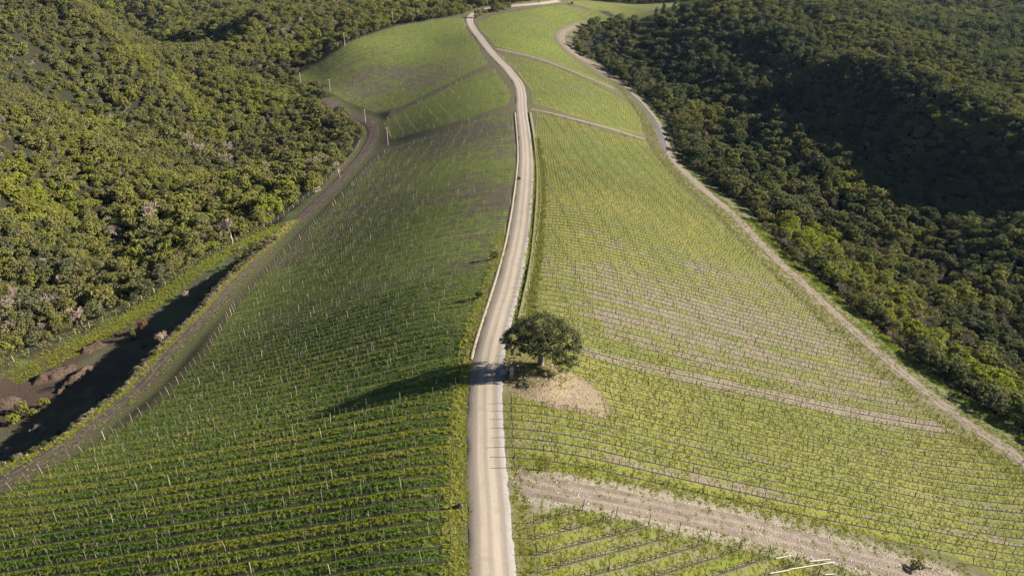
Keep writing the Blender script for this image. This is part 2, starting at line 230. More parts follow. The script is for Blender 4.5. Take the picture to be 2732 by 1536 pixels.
# ------------------------------------------------------------------ node helper
class NT:
    def __init__(s, name):
        s.m = bpy.data.materials.new(name); s.m.use_nodes = True; s.t = s.m.node_tree; s.t.nodes.clear()
        s.out = s.t.nodes.new('ShaderNodeOutputMaterial')
    def n(s, ty, **kw):
        nd = s.t.nodes.new(ty)
        for k, v in kw.items(): setattr(nd, k, v)
        return nd
    def put(s, sock, v):
        if v is None: return
        if isinstance(v, bpy.types.NodeSocket): s.t.links.new(v, sock)
        else:
            if hasattr(sock.default_value, '__len__') and not hasattr(v, '__len__'): v = (v, v, v)
            if hasattr(v, '__len__') and len(v) == 3 and len(sock.default_value) == 4: v = (*v, 1)
            sock.default_value = v
    def attr(s, name, ty='GEOMETRY', out='Fac'):
        a = s.n('ShaderNodeAttribute', attribute_name=name, attribute_type=ty); return a.outputs[out]
    def math(s, op, a, b=None, c=None, clamp=False):
        nd = s.n('ShaderNodeMath', operation=op, use_clamp=clamp)
        for i, v in enumerate((a, b, c)): s.put(nd.inputs[i], v)
        return nd.outputs[0]
    def add(s, a, b): return s.math('ADD', a, b)
    def mul(s, a, b): return s.math('MULTIPLY', a, b)
    def step(s, x, a, b, lo=0.0, hi=1.0):
        nd = s.n('ShaderNodeMapRange', interpolation_type='SMOOTHSTEP')
        s.put(nd.inputs['Value'], x); s.put(nd.inputs['From Min'], a); s.put(nd.inputs['From Max'], b); s.put(nd.inputs['To Min'], lo); s.put(nd.inputs['To Max'], hi)
        return nd.outputs[0]
    def mix(s, f, a, b, blend='MIX'):
        nd = s.n('ShaderNodeMix', data_type='RGBA', blend_type=blend)
        s.put(nd.inputs[0], f); s.put(nd.inputs[6], a); s.put(nd.inputs[7], b); return nd.outputs[2]
    def pos(s): return s.n('ShaderNodeNewGeometry').outputs['Position']
    def vmul(s, v, k):
        nd = s.n('ShaderNodeVectorMath', operation='MULTIPLY'); s.put(nd.inputs[0], v); s.put(nd.inputs[1], k); return nd.outputs[0]
    def noise(s, v, scale, detail=3.0, rough=0.55, dim='3D'):
        nd = s.n('ShaderNodeTexNoise', noise_dimensions=dim); s.put(nd.inputs['Vector'], v); nd.inputs['Scale'].default_value = scale
        nd.inputs['Detail'].default_value = detail; nd.inputs['Roughness'].default_value = rough; return nd.outputs['Fac']
    def voro(s, v, scale, out='Distance'):
        nd = s.n('ShaderNodeTexVoronoi'); s.put(nd.inputs['Vector'], v); nd.inputs['Scale'].default_value = scale; return nd.outputs[out]
    def bump(s, h, strength=0.5, dist=0.1):
        nd = s.n('ShaderNodeBump'); s.put(nd.inputs['Height'], h); nd.inputs['Strength'].default_value = strength; nd.inputs['Distance'].default_value = dist; return nd.outputs[0]
    def surf(s, col, rough=0.9, normal=None, spec=0.2, **kw):
        b = s.n('ShaderNodeBsdfPrincipled'); s.put(b.inputs['Base Color'], col); s.put(b.inputs['Roughness'], rough); s.put(b.inputs['Specular IOR Level'], spec)
        if normal is not None: s.put(b.inputs['Normal'], normal)
        for k, v in kw.items(): s.put(b.inputs[k], v)
        s.t.links.new(b.outputs[0], s.out.inputs[0]); return s.m
    def ramp(s, f, stops):
        nd = s.n('ShaderNodeValToRGB'); s.put(nd.inputs[0], f); e = nd.color_ramp.elements
        while len(e) < len(stops): e.new(0.5)
        for el, (p, c) in zip(e, stops): el.position = p; el.color = (*c, 1)
        return nd.outputs[0]
# ------------------------------------------------------------------ materials
SOIL = (0.152, 0.124, 0.086); STONE = (0.42, 0.37, 0.30)
def mat_ground():
    t = NT('ground_material'); P = t.pos()
    fsd, ra, grassy, lush = t.attr('fsd'), t.attr('ra'), t.attr('grassy'), t.attr('lush'); gcol = t.attr('gcol', out='Color'); stony = t.attr('stony')
    nf = t.noise(P, 2.2, 4.0, 0.65); nm = t.noise(P, 0.35, 3.0); nl = t.noise(P, 0.05, 3.0); nfine = t.noise(P, 7.0, 3.0, 0.7)
    fm = t.step(t.add(fsd, t.mul(t.math('SUBTRACT', nf, 0.5), 2.2)), -0.5, 0.5)
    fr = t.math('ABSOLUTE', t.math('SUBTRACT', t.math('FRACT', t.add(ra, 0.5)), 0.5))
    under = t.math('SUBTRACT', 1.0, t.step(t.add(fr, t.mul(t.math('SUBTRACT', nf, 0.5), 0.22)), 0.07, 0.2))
    par = t.math('PINGPONG', t.math('FLOOR', ra), 1.0)
    rowh = t.n('ShaderNodeTexWhiteNoise', noise_dimensions='1D'); t.put(rowh.inputs['W'], t.math('FLOOR', ra)); rh = rowh.outputs[0]
    g = t.add(grassy, t.mul(t.math('SUBTRACT', nm, 0.5), 0.9)); g = t.add(g, t.mul(t.math('SUBTRACT', nf, 0.5), 0.75)); g = t.add(g, t.mul(t.math('SUBTRACT', rh, 0.5), 0.22))
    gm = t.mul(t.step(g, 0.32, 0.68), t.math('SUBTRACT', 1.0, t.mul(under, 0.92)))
    ca = t.mix(t.step(t.add(nl, t.mul(nf, 0.35)), 0.45, 0.95), (0.098, 0.122, 0.018), (0.155, 0.150, 0.026))
    cb = t.mix(t.step(t.add(nm, t.mul(par, 0.18)), 0.35, 0.75), (0.078, 0.130, 0.014), (0.145, 0.185, 0.020))
    gc = t.mix(lush, ca, cb); gc = t.mix(t.mul(t.step(nf, 0.55, 0.8), 0.6), gc, (0.06, 0.095, 0.015))
    gc = t.mix(t.mul(t.step(nfine, 0.5, 0.85), 0.5), gc, (0.23, 0.22, 0.06))
    soil = t.mix(t.step(nm, 0.3, 0.75), SOIL, (0.192, 0.160, 0.114)); soil = t.mix(t.mul(lush, 0.85), soil, (0.095, 0.075, 0.052))
    soil = t.mix(t.step(nf, 0.55, 0.8), soil, t.mix(lush, (0.145, 0.115, 0.08), (0.07, 0.055, 0.04)))
    st = t.mul(t.math('LESS_THAN', t.voro(P, 3.6), 0.16), t.step(nm, 0.4, 0.6))
    soil = t.mix(t.mul(st, 0.7), soil, STONE); soil = t.mix(t.mul(t.math('SUBTRACT', 1.0, t.step(t.add(fr, t.mul(t.math('SUBTRACT', nf, 0.5), 0.14)), 0.035, 0.12)), 0.9), soil, (0.045, 0.042, 0.02))  # dark row line: weedy soil plus the vine row's shade painted into the colour
    fc = t.mix(gm, soil, gc)
    zc = t.mix(t.step(nf, 0.4, 0.75), gcol, t.mix(0.5, gcol, (0.0, 0.0, 0.0), 'MIX'))
    zc = t.mix(t.mul(t.step(nfine, 0.45, 0.8), 0.55), zc, t.mix(1.0, gcol, (1.7, 1.65, 1.5), 'MULTIPLY'))
    zst = t.mul(t.math('LESS_THAN', t.voro(P, 4.5), 0.2), stony); zc = t.mix(t.mul(zst, 0.35), zc, STONE); zc = t.mix(t.mul(t.mul(stony, t.step(t.noise(P, 0.8, 4.0, 0.6), 0.5, 0.68)), 0.5), zc, (0.13, 0.105, 0.065))
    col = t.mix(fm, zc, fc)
    hgt = t.add(t.mul(nf, 0.55), t.add(t.mul(nfine, 0.35), t.mul(t.mul(gm, fm), 0.35)))
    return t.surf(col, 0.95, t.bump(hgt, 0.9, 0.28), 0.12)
def mat_gravel(name, kind):
    """roads and tracks: u = metres from the axis, v = metres along"""
    t = NT(name); P = t.pos(); u, v = t.attr('u'), t.attr('v')
    comb = t.n('ShaderNodeCombineXYZ'); t.put(comb.inputs[0], u); t.put(comb.inputs[1], t.mul(v, 0.045)); streak = t.noise(comb.outputs[0], 2.6, 4.0, 0.6)
    comb2 = t.n('ShaderNodeCombineXYZ'); t.put(comb2.inputs[0], u); t.put(comb2.inputs[1], t.mul(v, 0.25)); st2 = t.noise(comb2.outputs[0], 5.0, 3.0, 0.6)
    nf = t.noise(P, 5.0, 4.0, 0.7); nm = t.noise(P, 0.5, 3.0)
    grav = t.math('LESS_THAN', t.voro(P, 5.5), 0.22)
    if kind == 'road':
        wob = t.mul(t.math('SUBTRACT', t.noise(P, 0.06, 2.0), 0.5), 0.5); uu = t.add(u, wob)
        w1 = t.math('SUBTRACT', 1.0, t.step(t.math('ABSOLUTE', t.add(uu, 0.62)), 0.16, 0.62)); w2 = t.math('SUBTRACT', 1.0, t.step(t.math('ABSOLUTE', t.math('SUBTRACT', uu, 0.72)), 0.18, 0.62))
        w = t.math('MAXIMUM', w1, w2)
        base = t.mix(t.step(t.math('ABSOLUTE', uu), 0.9, 1.9), (0.265, 0.215, 0.16), (0.175, 0.145, 0.115))
        base = t.mix(t.step(uu, 1.5, 2.0), base, (0.24, 0.22, 0.20))
        base = t.mix(t.mul(t.step(nf, 0.45, 0.75), 0.5), base, (0.12, 0.10, 0.08))
        col = t.mix(t.mul(w, t.step(streak, 0.2, 0.55, 0.55, 1.0)), base, (0.315, 0.262, 0.203))
        col = t.mix(t.mul(t.step(streak, 0.5, 0.72), 0.35), col, (0.20, 0.165, 0.125))
        col = t.mix(t.mul(t.step(st2, 0.5, 0.75), 0.25), col, (0.34, 0.29, 0.23))
        col = t.mix(t.mul(t.step(nm, 0.5, 0.72), 0.35), col, (0.19, 0.155, 0.12)); col = t.mix(t.mul(t.step(t.noise(P, 1.6, 4.0, 0.7), 0.58, 0.72), t.step(t.math('ABSOLUTE', u), 1.5, 2.6)), col, (0.12, 0.12, 0.045))
        side = t.step(t.math('ABSOLUTE', u), 1.7, 2.3); col = t.mix(t.mul(t.mul(grav, side), 0.6), col, (0.37, 0.345, 0.31))
        b = t.bump(t.add(t.mul(nf, 0.6), t.mul(t.math('SUBTRACT', 1.0, w), 0.4)), 0.55, 0.08)
    else:
        pal = dict(stony=((0.162, 0.128, 0.097), (0.11, 0.085, 0.064), (0.25, 0.205, 0.165)), dark=((0.125, 0.092, 0.068), (0.072, 0.053, 0.040), (0.19, 0.15, 0.115)), tan=((0.20, 0.165, 0.105), (0.14, 0.12, 0.075), (0.28, 0.24, 0.19)))[kind]
        base = t.mix(t.step(nm, 0.3, 0.7), pal[0], pal[1]); base = t.mix(t.mul(t.step(nf, 0.5, 0.75), 0.6), base, pal[1])
        ruts = t.math('ABSOLUTE', t.math('SUBTRACT', t.math('ABSOLUTE', u), 0.85)); base = t.mix(t.mul(t.math('SUBTRACT', 1.0, t.step(ruts, 0.2, 0.5)), t.step(streak, 0.3, 0.6, 0.0, 0.45)), base, pal[2])
        col = t.mix(t.mul(grav, 0.22), base, pal[2])
        col = t.mix(t.mul(t.step(t.noise(P, 0.9, 3.0), 0.56, 0.7), t.step(t.math('ABSOLUTE', u), 0.6, 2.6)), col, (0.10, 0.11, 0.03))
        b = t.bump(t.add(nf, t.mul(streak, 0.6)), 0.9, 0.16)
    return t.surf(col, 0.95, b, 0.15)
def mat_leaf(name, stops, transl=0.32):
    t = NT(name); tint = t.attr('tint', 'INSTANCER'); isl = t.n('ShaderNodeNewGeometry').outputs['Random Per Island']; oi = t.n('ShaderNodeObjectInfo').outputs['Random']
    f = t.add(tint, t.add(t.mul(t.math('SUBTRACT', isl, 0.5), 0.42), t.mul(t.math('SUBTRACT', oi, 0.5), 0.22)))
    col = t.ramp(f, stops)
    if name == 'evergreen_leaf':
        wn_ = t.n('ShaderNodeTexWhiteNoise', noise_dimensions='1D'); t.put(wn_.inputs['W'], t.mul(oi, 91.7)); wr = wn_.outputs[0]
        col = t.mix(t.step(wr, .72, .95, 0, .6), col, (0.105, 0.105, 0.075)); col = t.mix(t.step(wr, .22, .05, 0, .55), col, (0.15, 0.115, 0.055))
    d = t.n('ShaderNodeBsdfPrincipled'); t.put(d.inputs['Base Color'], col); d.inputs['Roughness'].default_value = 0.7; d.inputs['Specular IOR Level'].default_value = 0.14
    tr = t.n('ShaderNodeBsdfTranslucent'); t.put(tr.inputs[0], t.mix(1.0, col, (1.1, 1.25, 0.5), 'MULTIPLY'))
    mx = t.n('ShaderNodeMixShader'); mx.inputs[0].default_value = transl; t.t.links.new(d.outputs[0], mx.inputs[1]); t.t.links.new(tr.outputs[0], mx.inputs[2]); t.t.links.new(mx.outputs[0], t.out.inputs[0])
    return t.m
def mat_tint(name, stops, rough=0.9, scale=6.0, stretch=(1, 1, 1)):
    t = NT(name); tint = t.attr('tint', 'INSTANCER'); oi = t.n('ShaderNodeObjectInfo').outputs['Random']; tc = t.n('ShaderNodeTexCoord').outputs['Object']
    n = t.noise(t.vmul(tc, stretch), scale, 3.0)
    f = t.add(tint, t.add(t.mul(t.math('SUBTRACT', oi, 0.5), 0.3), t.mul(t.math('SUBTRACT', n, 0.5), 0.6)))
    return t.surf(t.ramp(f, stops), rough, t.bump(n, 0.5, 0.02), 0.2)
M = {}
M['ground'] = mat_ground(); M['road'] = mat_gravel('gravel_road_material', 'road'); M['stony'] = mat_gravel('stony_track_material', 'stony'); M['dark'] = mat_gravel('dark_earth_material', 'dark'); M['tan'] = mat_gravel('pale_path_material', 'tan')
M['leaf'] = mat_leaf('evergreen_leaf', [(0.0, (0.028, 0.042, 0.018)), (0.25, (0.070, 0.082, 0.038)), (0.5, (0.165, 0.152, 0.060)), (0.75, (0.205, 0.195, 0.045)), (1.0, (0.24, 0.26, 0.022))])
M['oakleaf'] = mat_leaf('oak_leaf', [(0.0, (0.035, 0.042, 0.018)), (0.5, (0.085, 0.088, 0.040)), (1.0, (0.16, 0.15, 0.075))], 0.22)
M['brownleaf'] = mat_leaf('dead_leaf', [(0.0, (0.10, 0.045, 0.02)), (0.5, (0.20, 0.09, 0.04)), (1.0, (0.30, 0.15, 0.07))], 0.3)
M['grass'] = mat_leaf('grass_blade', [(0.0, (0.040, 0.090, 0.014)), (0.3, (0.115, 0.185, 0.018)), (0.55, (0.205, 0.24, 0.024)), (0.8, (0.27, 0.25, 0.045)), (1.0, (0.36, 0.29, 0.13))], 0.45)
M['flower'] = mat_leaf('mustard_flower', [(0.0, (0.40, 0.34, 0.02)), (1.0, (0.62, 0.52, 0.03))], 0.3)
M['bark'] = mat_tint('bark', [(0.0, (0.045, 0.036, 0.028)), (0.5, (0.10, 0.082, 0.064)), (1.0, (0.18, 0.15, 0.12))], 0.9, 5.0, (3, 3, 0.6))
M['twig'] = mat_tint('bare_twig', [(0.0, (0.14, 0.11, 0.085)), (0.5, (0.27, 0.215, 0.165)), (1.0, (0.40, 0.29, 0.225))], 0.9, 4.0)
M['vine'] = mat_tint('vine_wood', [(0.0, (0.035, 0.026, 0.020)), (0.5, (0.10, 0.075, 0.05)), (1.0, (0.32, 0.25, 0.17))], 0.9, 9.0)
M['post'] = mat_tint('post_wood', [(0.0, (0.045, 0.036, 0.03)), (0.45, (0.13, 0.10, 0.078)), (0.75, (0.38, 0.31, 0.225)), (1.0, (0.55, 0.43, 0.28))], 0.85, 4.0, (4, 4, 0.7))
M['concrete'] = mat_tint('pole_concrete', [(0.0, (0.20, 0.18, 0.15)), (1.0, (0.36, 0.335, 0.285))], 0.85, 3.0)
M['stone'] = mat_tint('field_stone', [(0.0, (0.22, 0.18, 0.14)), (0.5, (0.42, 0.36, 0.29)), (1.0, (0.60, 0.54, 0.46))], 0.9, 3.0)
t = NT('trellis_wire'); M['wire'] = t.surf((0.20, 0.18, 0.155), 0.6)
t = NT('water_film'); P = t.pos(); M['water'] = t.surf((0.10, 0.085, 0.07), 0.06, t.bump(t.noise(P, 1.5, 2.0), 0.05, 0.02), 0.5)
t = NT('compost'); P = t.pos(); n1 = t.noise(P, 3.0, 5.0, 0.7); n2 = t.noise(P, 0.5, 3.0)
M['compost'] = t.surf(t.mix(n2, t.mix(t.step(n1, 0.35, 0.7), (0.045, 0.029, 0.021), (0.125, 0.085, 0.058)), t.mix(t.step(n1, 0.35, 0.7), (0.035, 0.024, 0.018), (0.10, 0.07, 0.05))), 0.95, t.bump(n1, 1.0, 0.3), 0.1)
t = NT('earth_cut'); P = t.pos(); n1 = t.noise(P, 2.5, 5.0, 0.7); M['cut'] = t.surf(t.mix(t.step(n1, 0.35, 0.7), (0.10, 0.105, 0.04), (0.175, 0.15, 0.09)), 0.95, t.bump(n1, 0.9, 0.15), 0.1)
t = NT('pale_verge'); P = t.pos(); n1 = t.noise(P, 3.0, 4.0, 0.7); M['verge'] = t.surf(t.mix(t.step(n1, 0.4, 0.7), (0.27, 0.22, 0.155), (0.14, 0.12, 0.07)), 0.95, t.bump(n1, 0.9, 0.15), 0.1)
def flat(name, c, rough=0.8, sc=4.0, amt=0.35):
    t = NT(name); tc = t.n('ShaderNodeTexCoord').outputs['Object']; n = t.noise(tc, sc, 4.0, 0.65)
    return t.surf(t.mix(t.mul(n, amt), c, tuple(x * 0.35 for x in c)), rough, t.bump(n, 0.3, 0.02), 0.25)
M['brick'] = flat('rust_brick', (0.36, 0.20, 0.11)); M['plaster'] = flat('white_plaster', (0.75, 0.74, 0.70)); M['rooftile'] = flat('roof_tile', (0.30, 0.15, 0.09)); M['glass'] = flat('dark_pane', (0.03, 0.035, 0.04), 0.2)
M['cap'] = flat('grey_cap', (0.28, 0.27, 0.26)); M['plank'] = flat('pale_plank', (0.42, 0.37, 0.30)); M['tarp'] = flat('dark_tarp', (0.03, 0.035, 0.045), 0.5); M['plate'] = flat('grey_plate', (0.30, 0.31, 0.31), 0.6); M['orange'] = flat('orange_panel', (0.5, 0.16, 0.05)); M['steel'] = flat('grey_steel', (0.2, 0.2, 0.2), 0.5)
# ------------------------------------------------------------------ ground sheet
gx, gy = np.meshgrid(T.X, T.Y); NX, NY = len(T.X), len(T.Y); Q = np.stack([gx.ravel(), gy.ravel()], 1)
near = (np.abs(Q[:, 0]) < 420) & (Q[:, 1] < 900); Qn = Q[near]
def full(v, fill): a = np.full(len(Q), fill, float); a[near] = v; return a
def field_attrs(Qp):
    fsd = np.full(len(Qp), -30.0); ra = np.zeros(len(Qp)); fid = np.full(len(Qp), -1)
    for i, k in enumerate(FIELDS):
        d = sd_poly(Qp, S[k]); m = d > fsd
        fsd[m] = d[m]; ra[m] = (Qp[m] @ rown(k)) / SP[k]; fid[m] = i
    return np.maximum(fsd, -30), ra, fid
fsd, ra, fid = field_attrs(Qn)
OAK = np.array(S['oak']); CLR = OAK + np.array([1.6, -3.2])
def clr(x, y): return np.hypot((x - CLR[0]) * .86, (y - CLR[1]) * 1.3)
def grassy_at(Qp, fid):
    x, y = Qp[:, 0], Qp[:, 1]; n = fbm(x / 26, y / 26, 41); g = np.full(len(Qp), 0.62)
    f1 = fid == 0; g[f1] = (0.80 - 0.25 * sm(110, 210, y) - 0.12 * sm(270, 340, y) + (n - .47) * .7)[f1]
    f4 = fid == 3
    va = Qp @ rown('F4')
    g4 = 0.72 - 0.22 * sm(119, 134, y) * (1 - sm(165, 215, y)) * sm(6, 22, x) + 0.24 * sm(205, 240, y) + (n - .47) * .55
    band = 0.9 * np.exp(-((va - 116.5) / 1.9) ** 2) + 0.4 * np.exp(-((va - 84) / 1.2) ** 2) + 0.55 * np.exp(-((va - 93.2) / 1.1) ** 2)
    g4 = g4 - 0.42 * band * sm(9, 16, x)
    g[f4] = g4[f4]; f5 = fid == 4; g[f5] = (0.74 + (n - .47) * .5)[f5]
    up = (fid == 1) | (fid == 2); g[up] = (0.64 + (n - .47) * .9)[up]; up = fid >= 5; g[up] = (0.72 + (n - .47) * .6)[up]
    return g
grassy = grassy_at(Qn, fid)
lush = np.select([fid == 0, (fid == 1) | (fid == 2), fid == 6, fid == 5], [1.0, 0.85, 0.45, 0.25], 0.0)
nz = fbm(Qn[:, 0] / 7, Qn[:, 1] / 7, 51); nz2 = fbm(Qn[:, 0] / 2.5, Qn[:, 1] / 2.5, 52)
rd, rs, _ = seg_dist(Qn, ROAD); ld, ls, _ = seg_dist(Qn, LTR); rtd, _, _ = seg_dist(Qn, RTR); xd, _, _ = seg_dist(Qn, XTR)
bd, bs, _ = seg_dist(Qn, BANK); strip_sd = sd_poly(Qn, STRIP); sed, _, _ = seg_dist(Qn, smooth_line(S['strip_edge'], 2))
frd, frs, _ = seg_dist(Qn, FENR)
g = np.tile(np.array([0.022, 0.022, 0.012]), (len(Qn), 1)); stony = np.zeros(len(Qn))
def paint(mask, c):
    global g
    m = np.clip(mask, 0, 1)[:, None]; g = g * (1 - m) + np.array(c) * m
yy = Qn[:, 1]
paint(1 - sm(4.5, 8.0, ld), (0.115, 0.115, 0.045)); paint(1 - sm(5, 10, rtd), (0.13, 0.118, 0.065)); paint((1 - sm(5, 9, rd)), (0.13, 0.12, 0.05))
paint(sm(-4, -1, fsd) * 0.8, (0.105, 0.10, 0.04))
inside = sm(-1, 1, strip_sd + (nz2 - .5) * 2)
paint(sm(-14, -8, fsd) * (yy > 290) * (Qn[:, 0] > -62) * (Qn[:, 0] < 70), (0.095, 0.085, 0.045)); paint(inside * sm(-1, 6, strip_sd), (0.075, 0.07, 0.04))
paint(inside * sm(.42, .55, nz), (0.085, 0.115, 0.035))
paint(inside * (1 - sm(1.5, 4.5, sed + (nz2 - .5) * 6)) * (.4 + .6 * sm(.35, .6, nz2)), (0.095, 0.115, 0.045))
hp = np.array(S['heaps']).reshape(-1, 2); hd = np.min(np.hypot(Qn[:, 0, None] - hp[None, :, 0], (Qn[:, 1, None] - hp[None, :, 1])), axis=1)
paint(inside * (1 - sm(6, 13, hd + (nz - .5) * 6)), (0.055, 0.037, 0.028))
lower = inside * (1 - sm(5, 14, np.abs(bd - 16))) * (1 - sm(150, 230, yy)); paint(lower * .8, (0.075, 0.055, 0.038)); paint(lower * sm(.48, .6, nz2), (0.09, 0.10, 0.04))
paint((bs > 0) * (1 - sm(6, 9, bd)) * (1 - sm(180, 235, yy)), (0.095, 0.085, 0.040))
paint((1 - sm(1.2, 2.8, bd + (nz2 - .5) * 1.5)) * (1 - sm(215, 250, yy)), (0.13, 0.125, 0.05))
paint((1 - sm(0, 3.2, ld - 1.6)) , (0.115, 0.088, 0.065)); paint((1 - sm(0, 2.6, rtd - 1.6 + (nz2 - .5) * 2)), (0.15, 0.12, 0.09)); paint((1 - sm(0, 4, xd - 2.4)), (0.20, 0.17, 0.13))
fverge = (1 - sm(0.3, 1.6, np.abs(frd - 0.8) + (nz2 - .5))) * (yy < 330); paint(fverge * .8, (0.10, 0.135, 0.04))
cl = clr(Qn[:, 0], Qn[:, 1]) + (nz - .5) * 7; clm = 1 - sm(6.0, 10.5, cl)
paint(clm, (0.20, 0.152, 0.098)); md = np.hypot(Qn[:, 0] - S['mound'][0], Qn[:, 1] - S['mound'][1]); paint(1 - sm(3.5, 6, md + (nz2 - .5) * 3), (0.165, 0.135, 0.08))
stony = np.clip((1 - sm(3, 6, xd)) + (1 - sm(3, 6, rtd)) * .8 + clm * .8 + (1 - sm(2, 4, rd)) * .5, 0, 1)
fsd = np.minimum(fsd, cl - 8.2)
lushv, grv = full(lush, 0), full(grassy, .5); gc = np.tile(np.array([0.022, 0.024, 0.013, 1.0]), (len(Q), 1)); gc[near, :3] = g
idx = np.arange(NX * NY).reshape(NY, NX); F = np.stack([idx[:-1, :-1], idx[:-1, 1:], idx[1:, 1:], idx[1:, :-1]], -1).reshape(-1, 4)
V = np.stack([Q[:, 0], Q[:, 1], T.Z.ravel()], 1)
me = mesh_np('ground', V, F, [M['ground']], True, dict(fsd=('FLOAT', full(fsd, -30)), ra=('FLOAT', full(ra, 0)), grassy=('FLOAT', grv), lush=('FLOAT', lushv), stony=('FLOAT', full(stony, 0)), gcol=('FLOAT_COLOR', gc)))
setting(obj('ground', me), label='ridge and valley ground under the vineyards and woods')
# ------------------------------------------------------------------ roads and tracks
def ribbon(name, L, us, dz, mat, label, rag=0.35, seed=0, bump=0.0):
    L = np.asarray(L); t = np.gradient(L, axis=0); t /= np.hypot(t[:, 0], t[:, 1])[:, None]; nrm = np.stack([t[:, 1], -t[:, 0]], 1)   # +u to the right of travel
    s = np.concatenate([[0], np.cumsum(np.hypot(*np.diff(L, axis=0).T))]); us = np.asarray(us, float); n, k = len(L), len(us)
    U = np.tile(us, (n, 1)); nz = fbm(s / 2.3, s * 0 + seed, seed) - .5; nz2 = fbm(s / 2.1, s * 0 + seed + 9, seed + 3) - .5
    U[:, 0] += nz * 2 * rag; U[:, -1] += nz2 * 2 * rag
    X = L[:, None, 0] + nrm[:, None, 0] * U; Y = L[:, None, 1] + nrm[:, None, 1] * U
    DZ = np.array([dz(u) if callable(dz) else dz for u in us]); DZ = np.tile(DZ, (n, 1)); DZ[:, 0] = -0.10; DZ[:, -1] = -0.10
    Zr = T.h(X, Y) + DZ + 0.05 * sm(200, 420, Y) * (DZ > 0)
    if bump: Zr[:, 1:-1] += (fbm(X / .7, Y / .7, seed)[:, 1:-1] - .5) * bump
    V = np.stack([X, Y, Zr], -1).reshape(-1, 3); id_ = np.arange(n * k).reshape(n, k)
    F = np.stack([id_[:-1, :-1], id_[:-1, 1:], id_[1:, 1:], id_[1:, :-1]], -1).reshape(-1, 4)
    me = mesh_np(name, V, F, [mat], True, dict(u=('FLOAT', U.ravel()), v=('FLOAT', np.repeat(s, k))))
    o = obj(name, me); return setting(o, label=label)
ribbon('road', ROAD, [-2.8, -2.4, -1.7, -1.0, -.3, .3, 1.0, 1.7, 2.3, 2.9], lambda u: 0.09 - 0.012 * abs(u), M['road'], 'pale gravel road with two wheel tracks along the ridge', 0.5, 3)
ribbon('track', LTR, np.linspace(-3.4, 3.2, 7), 0.07, M['dark'], 'dark earth track below the shaded vine rows', 0.6, 5)
ribbon('track', RTR, np.linspace(-2.7, 2.7, 7), 0.07, M['stony'], 'stony track between the vine rows and the wooded valley', 0.6, 7)
ribbon('track', XTR, np.linspace(-2.7, 2.7, 7), 0.06, M['stony'], 'rough stony track branching off the road between vine plots', 0.9, 9, 0.05)
ribbon('path', PLO, np.linspace(-1.3, 1.3, 5), 0.10, M['tan'], 'narrow earth path between the two middle vine plots', 0.4, 11)
ribbon('path', PHI, np.linspace(-1.6, 1.6, 5), 0.12, M['tan'], 'narrow pale path below the upper vine plot', 0.4, 13)
yr = ROAD[:, 1]
a, b = np.searchsorted(yr, 124), np.searchsorted(yr, 345)
def berm_u(off): return lambda u: {0: -.05, 1: 0.32, 2: 0.34, 3: 0.16, 4: 0.04, 5: -.05}.get(off.index(u), 0)
BU = [3.15, 3.28, 3.5, 3.9, 4.3, 4.7]; ribbon('roadside_bank', ROAD[a:b], BU, berm_u(BU), M['cut'], 'low earth cut along the sunny side of the gravel road', 0.12, 15, 0.16)
BL = [-3.5, -3.2, -2.95, -2.7, -2.45]; ribbon('roadside_bank', ROAD[np.searchsorted(yr, 108):b], BL, lambda u: {1: .12, 2: .24, 3: .14}.get(BL.index(u), 0), M['verge'], 'pale ridge of earth edging the shaded side of the road', 0.1, 17, 0.14)
o = ribbon('water', smooth_line(S['puddle'], 1.5), [-1.5, -.7, 0, .7, 1.5], 0.18, M['water'], 'puddle of standing water along the stony track', 0.5, 19)
# ------------------------------------------------------------------ plant shapes
def leaves(C, N, size, r, asp=1.5, bias=0.6):
    """diamond leaves at points C, facing roughly along N"""
    n = len(C); nn = N * bias + r.normal(size=(n, 3)) * (1 - bias * .5); nn /= np.linalg.norm(nn, axis=1)[:, None]
    a = r.normal(size=(n, 3)); u = np.cross(nn, a); u /= np.linalg.norm(u, axis=1)[:, None] + 1e-9; w = np.cross(nn, u)
    s = (size * r.uniform(.6, 1.35, n))[:, None]
    V = np.stack([C - u * s * asp * .5, C + w * s * .5, C + u * s * asp * .5 + nn * s * .12, C - w * s * .5], 1).reshape(-1, 3)
    return V, np.arange(4 * n).reshape(n, 4)
def crown_mesh(name, lobes, nsub, nleaf, size, mat, seed, subr=0.26, flat_=0.85, zmin=0.05):
    r = np.random.default_rng(seed); L = np.array(lobes, float); w = L[:, 3] ** 2; pick = r.choice(len(L), nsub, p=w / w.sum())
    d = r.normal(size=(nsub, 3)); d[:, 2] = d[:, 2] * .8 + .25; d /= np.linalg.norm(d, axis=1)[:, None]
    rad = L[pick, 3] * r.uniform(.72, 1.08, nsub); sc = L[pick, :3] + d * rad[:, None] * np.array([1, 1, flat_])
    # drop clumps buried in other lobes
    inn = np.zeros(nsub, bool)
    for l in L: inn |= np.linalg.norm((sc - l[:3]) / np.array([1, 1, flat_]), axis=1) < l[3] * .62
    sc, d, pk = sc[~inn], d[~inn], pick[~inn]
    k = nleaf; n = len(sc) * k; c = np.repeat(sc, k, 0); sr = np.repeat(L[pk, 3] * subr * r.uniform(.7, 1.4, len(pk)) + .12, k)
    e = r.normal(size=(n, 3)); e /= np.linalg.norm(e, axis=1)[:, None]; off = e * (sr * r.uniform(.35, 1.0, n))[:, None]
    P = c + off * np.array([1, 1, .75]); N = e * .7 + np.repeat(d, k, 0) * .6 + np.array([0, 0, .35])
    ok = P[:, 2] > zmin; P, N = P[ok], N[ok]
    V, F = leaves(P, N, size, r); return mesh_np(name, V, F, [mat])
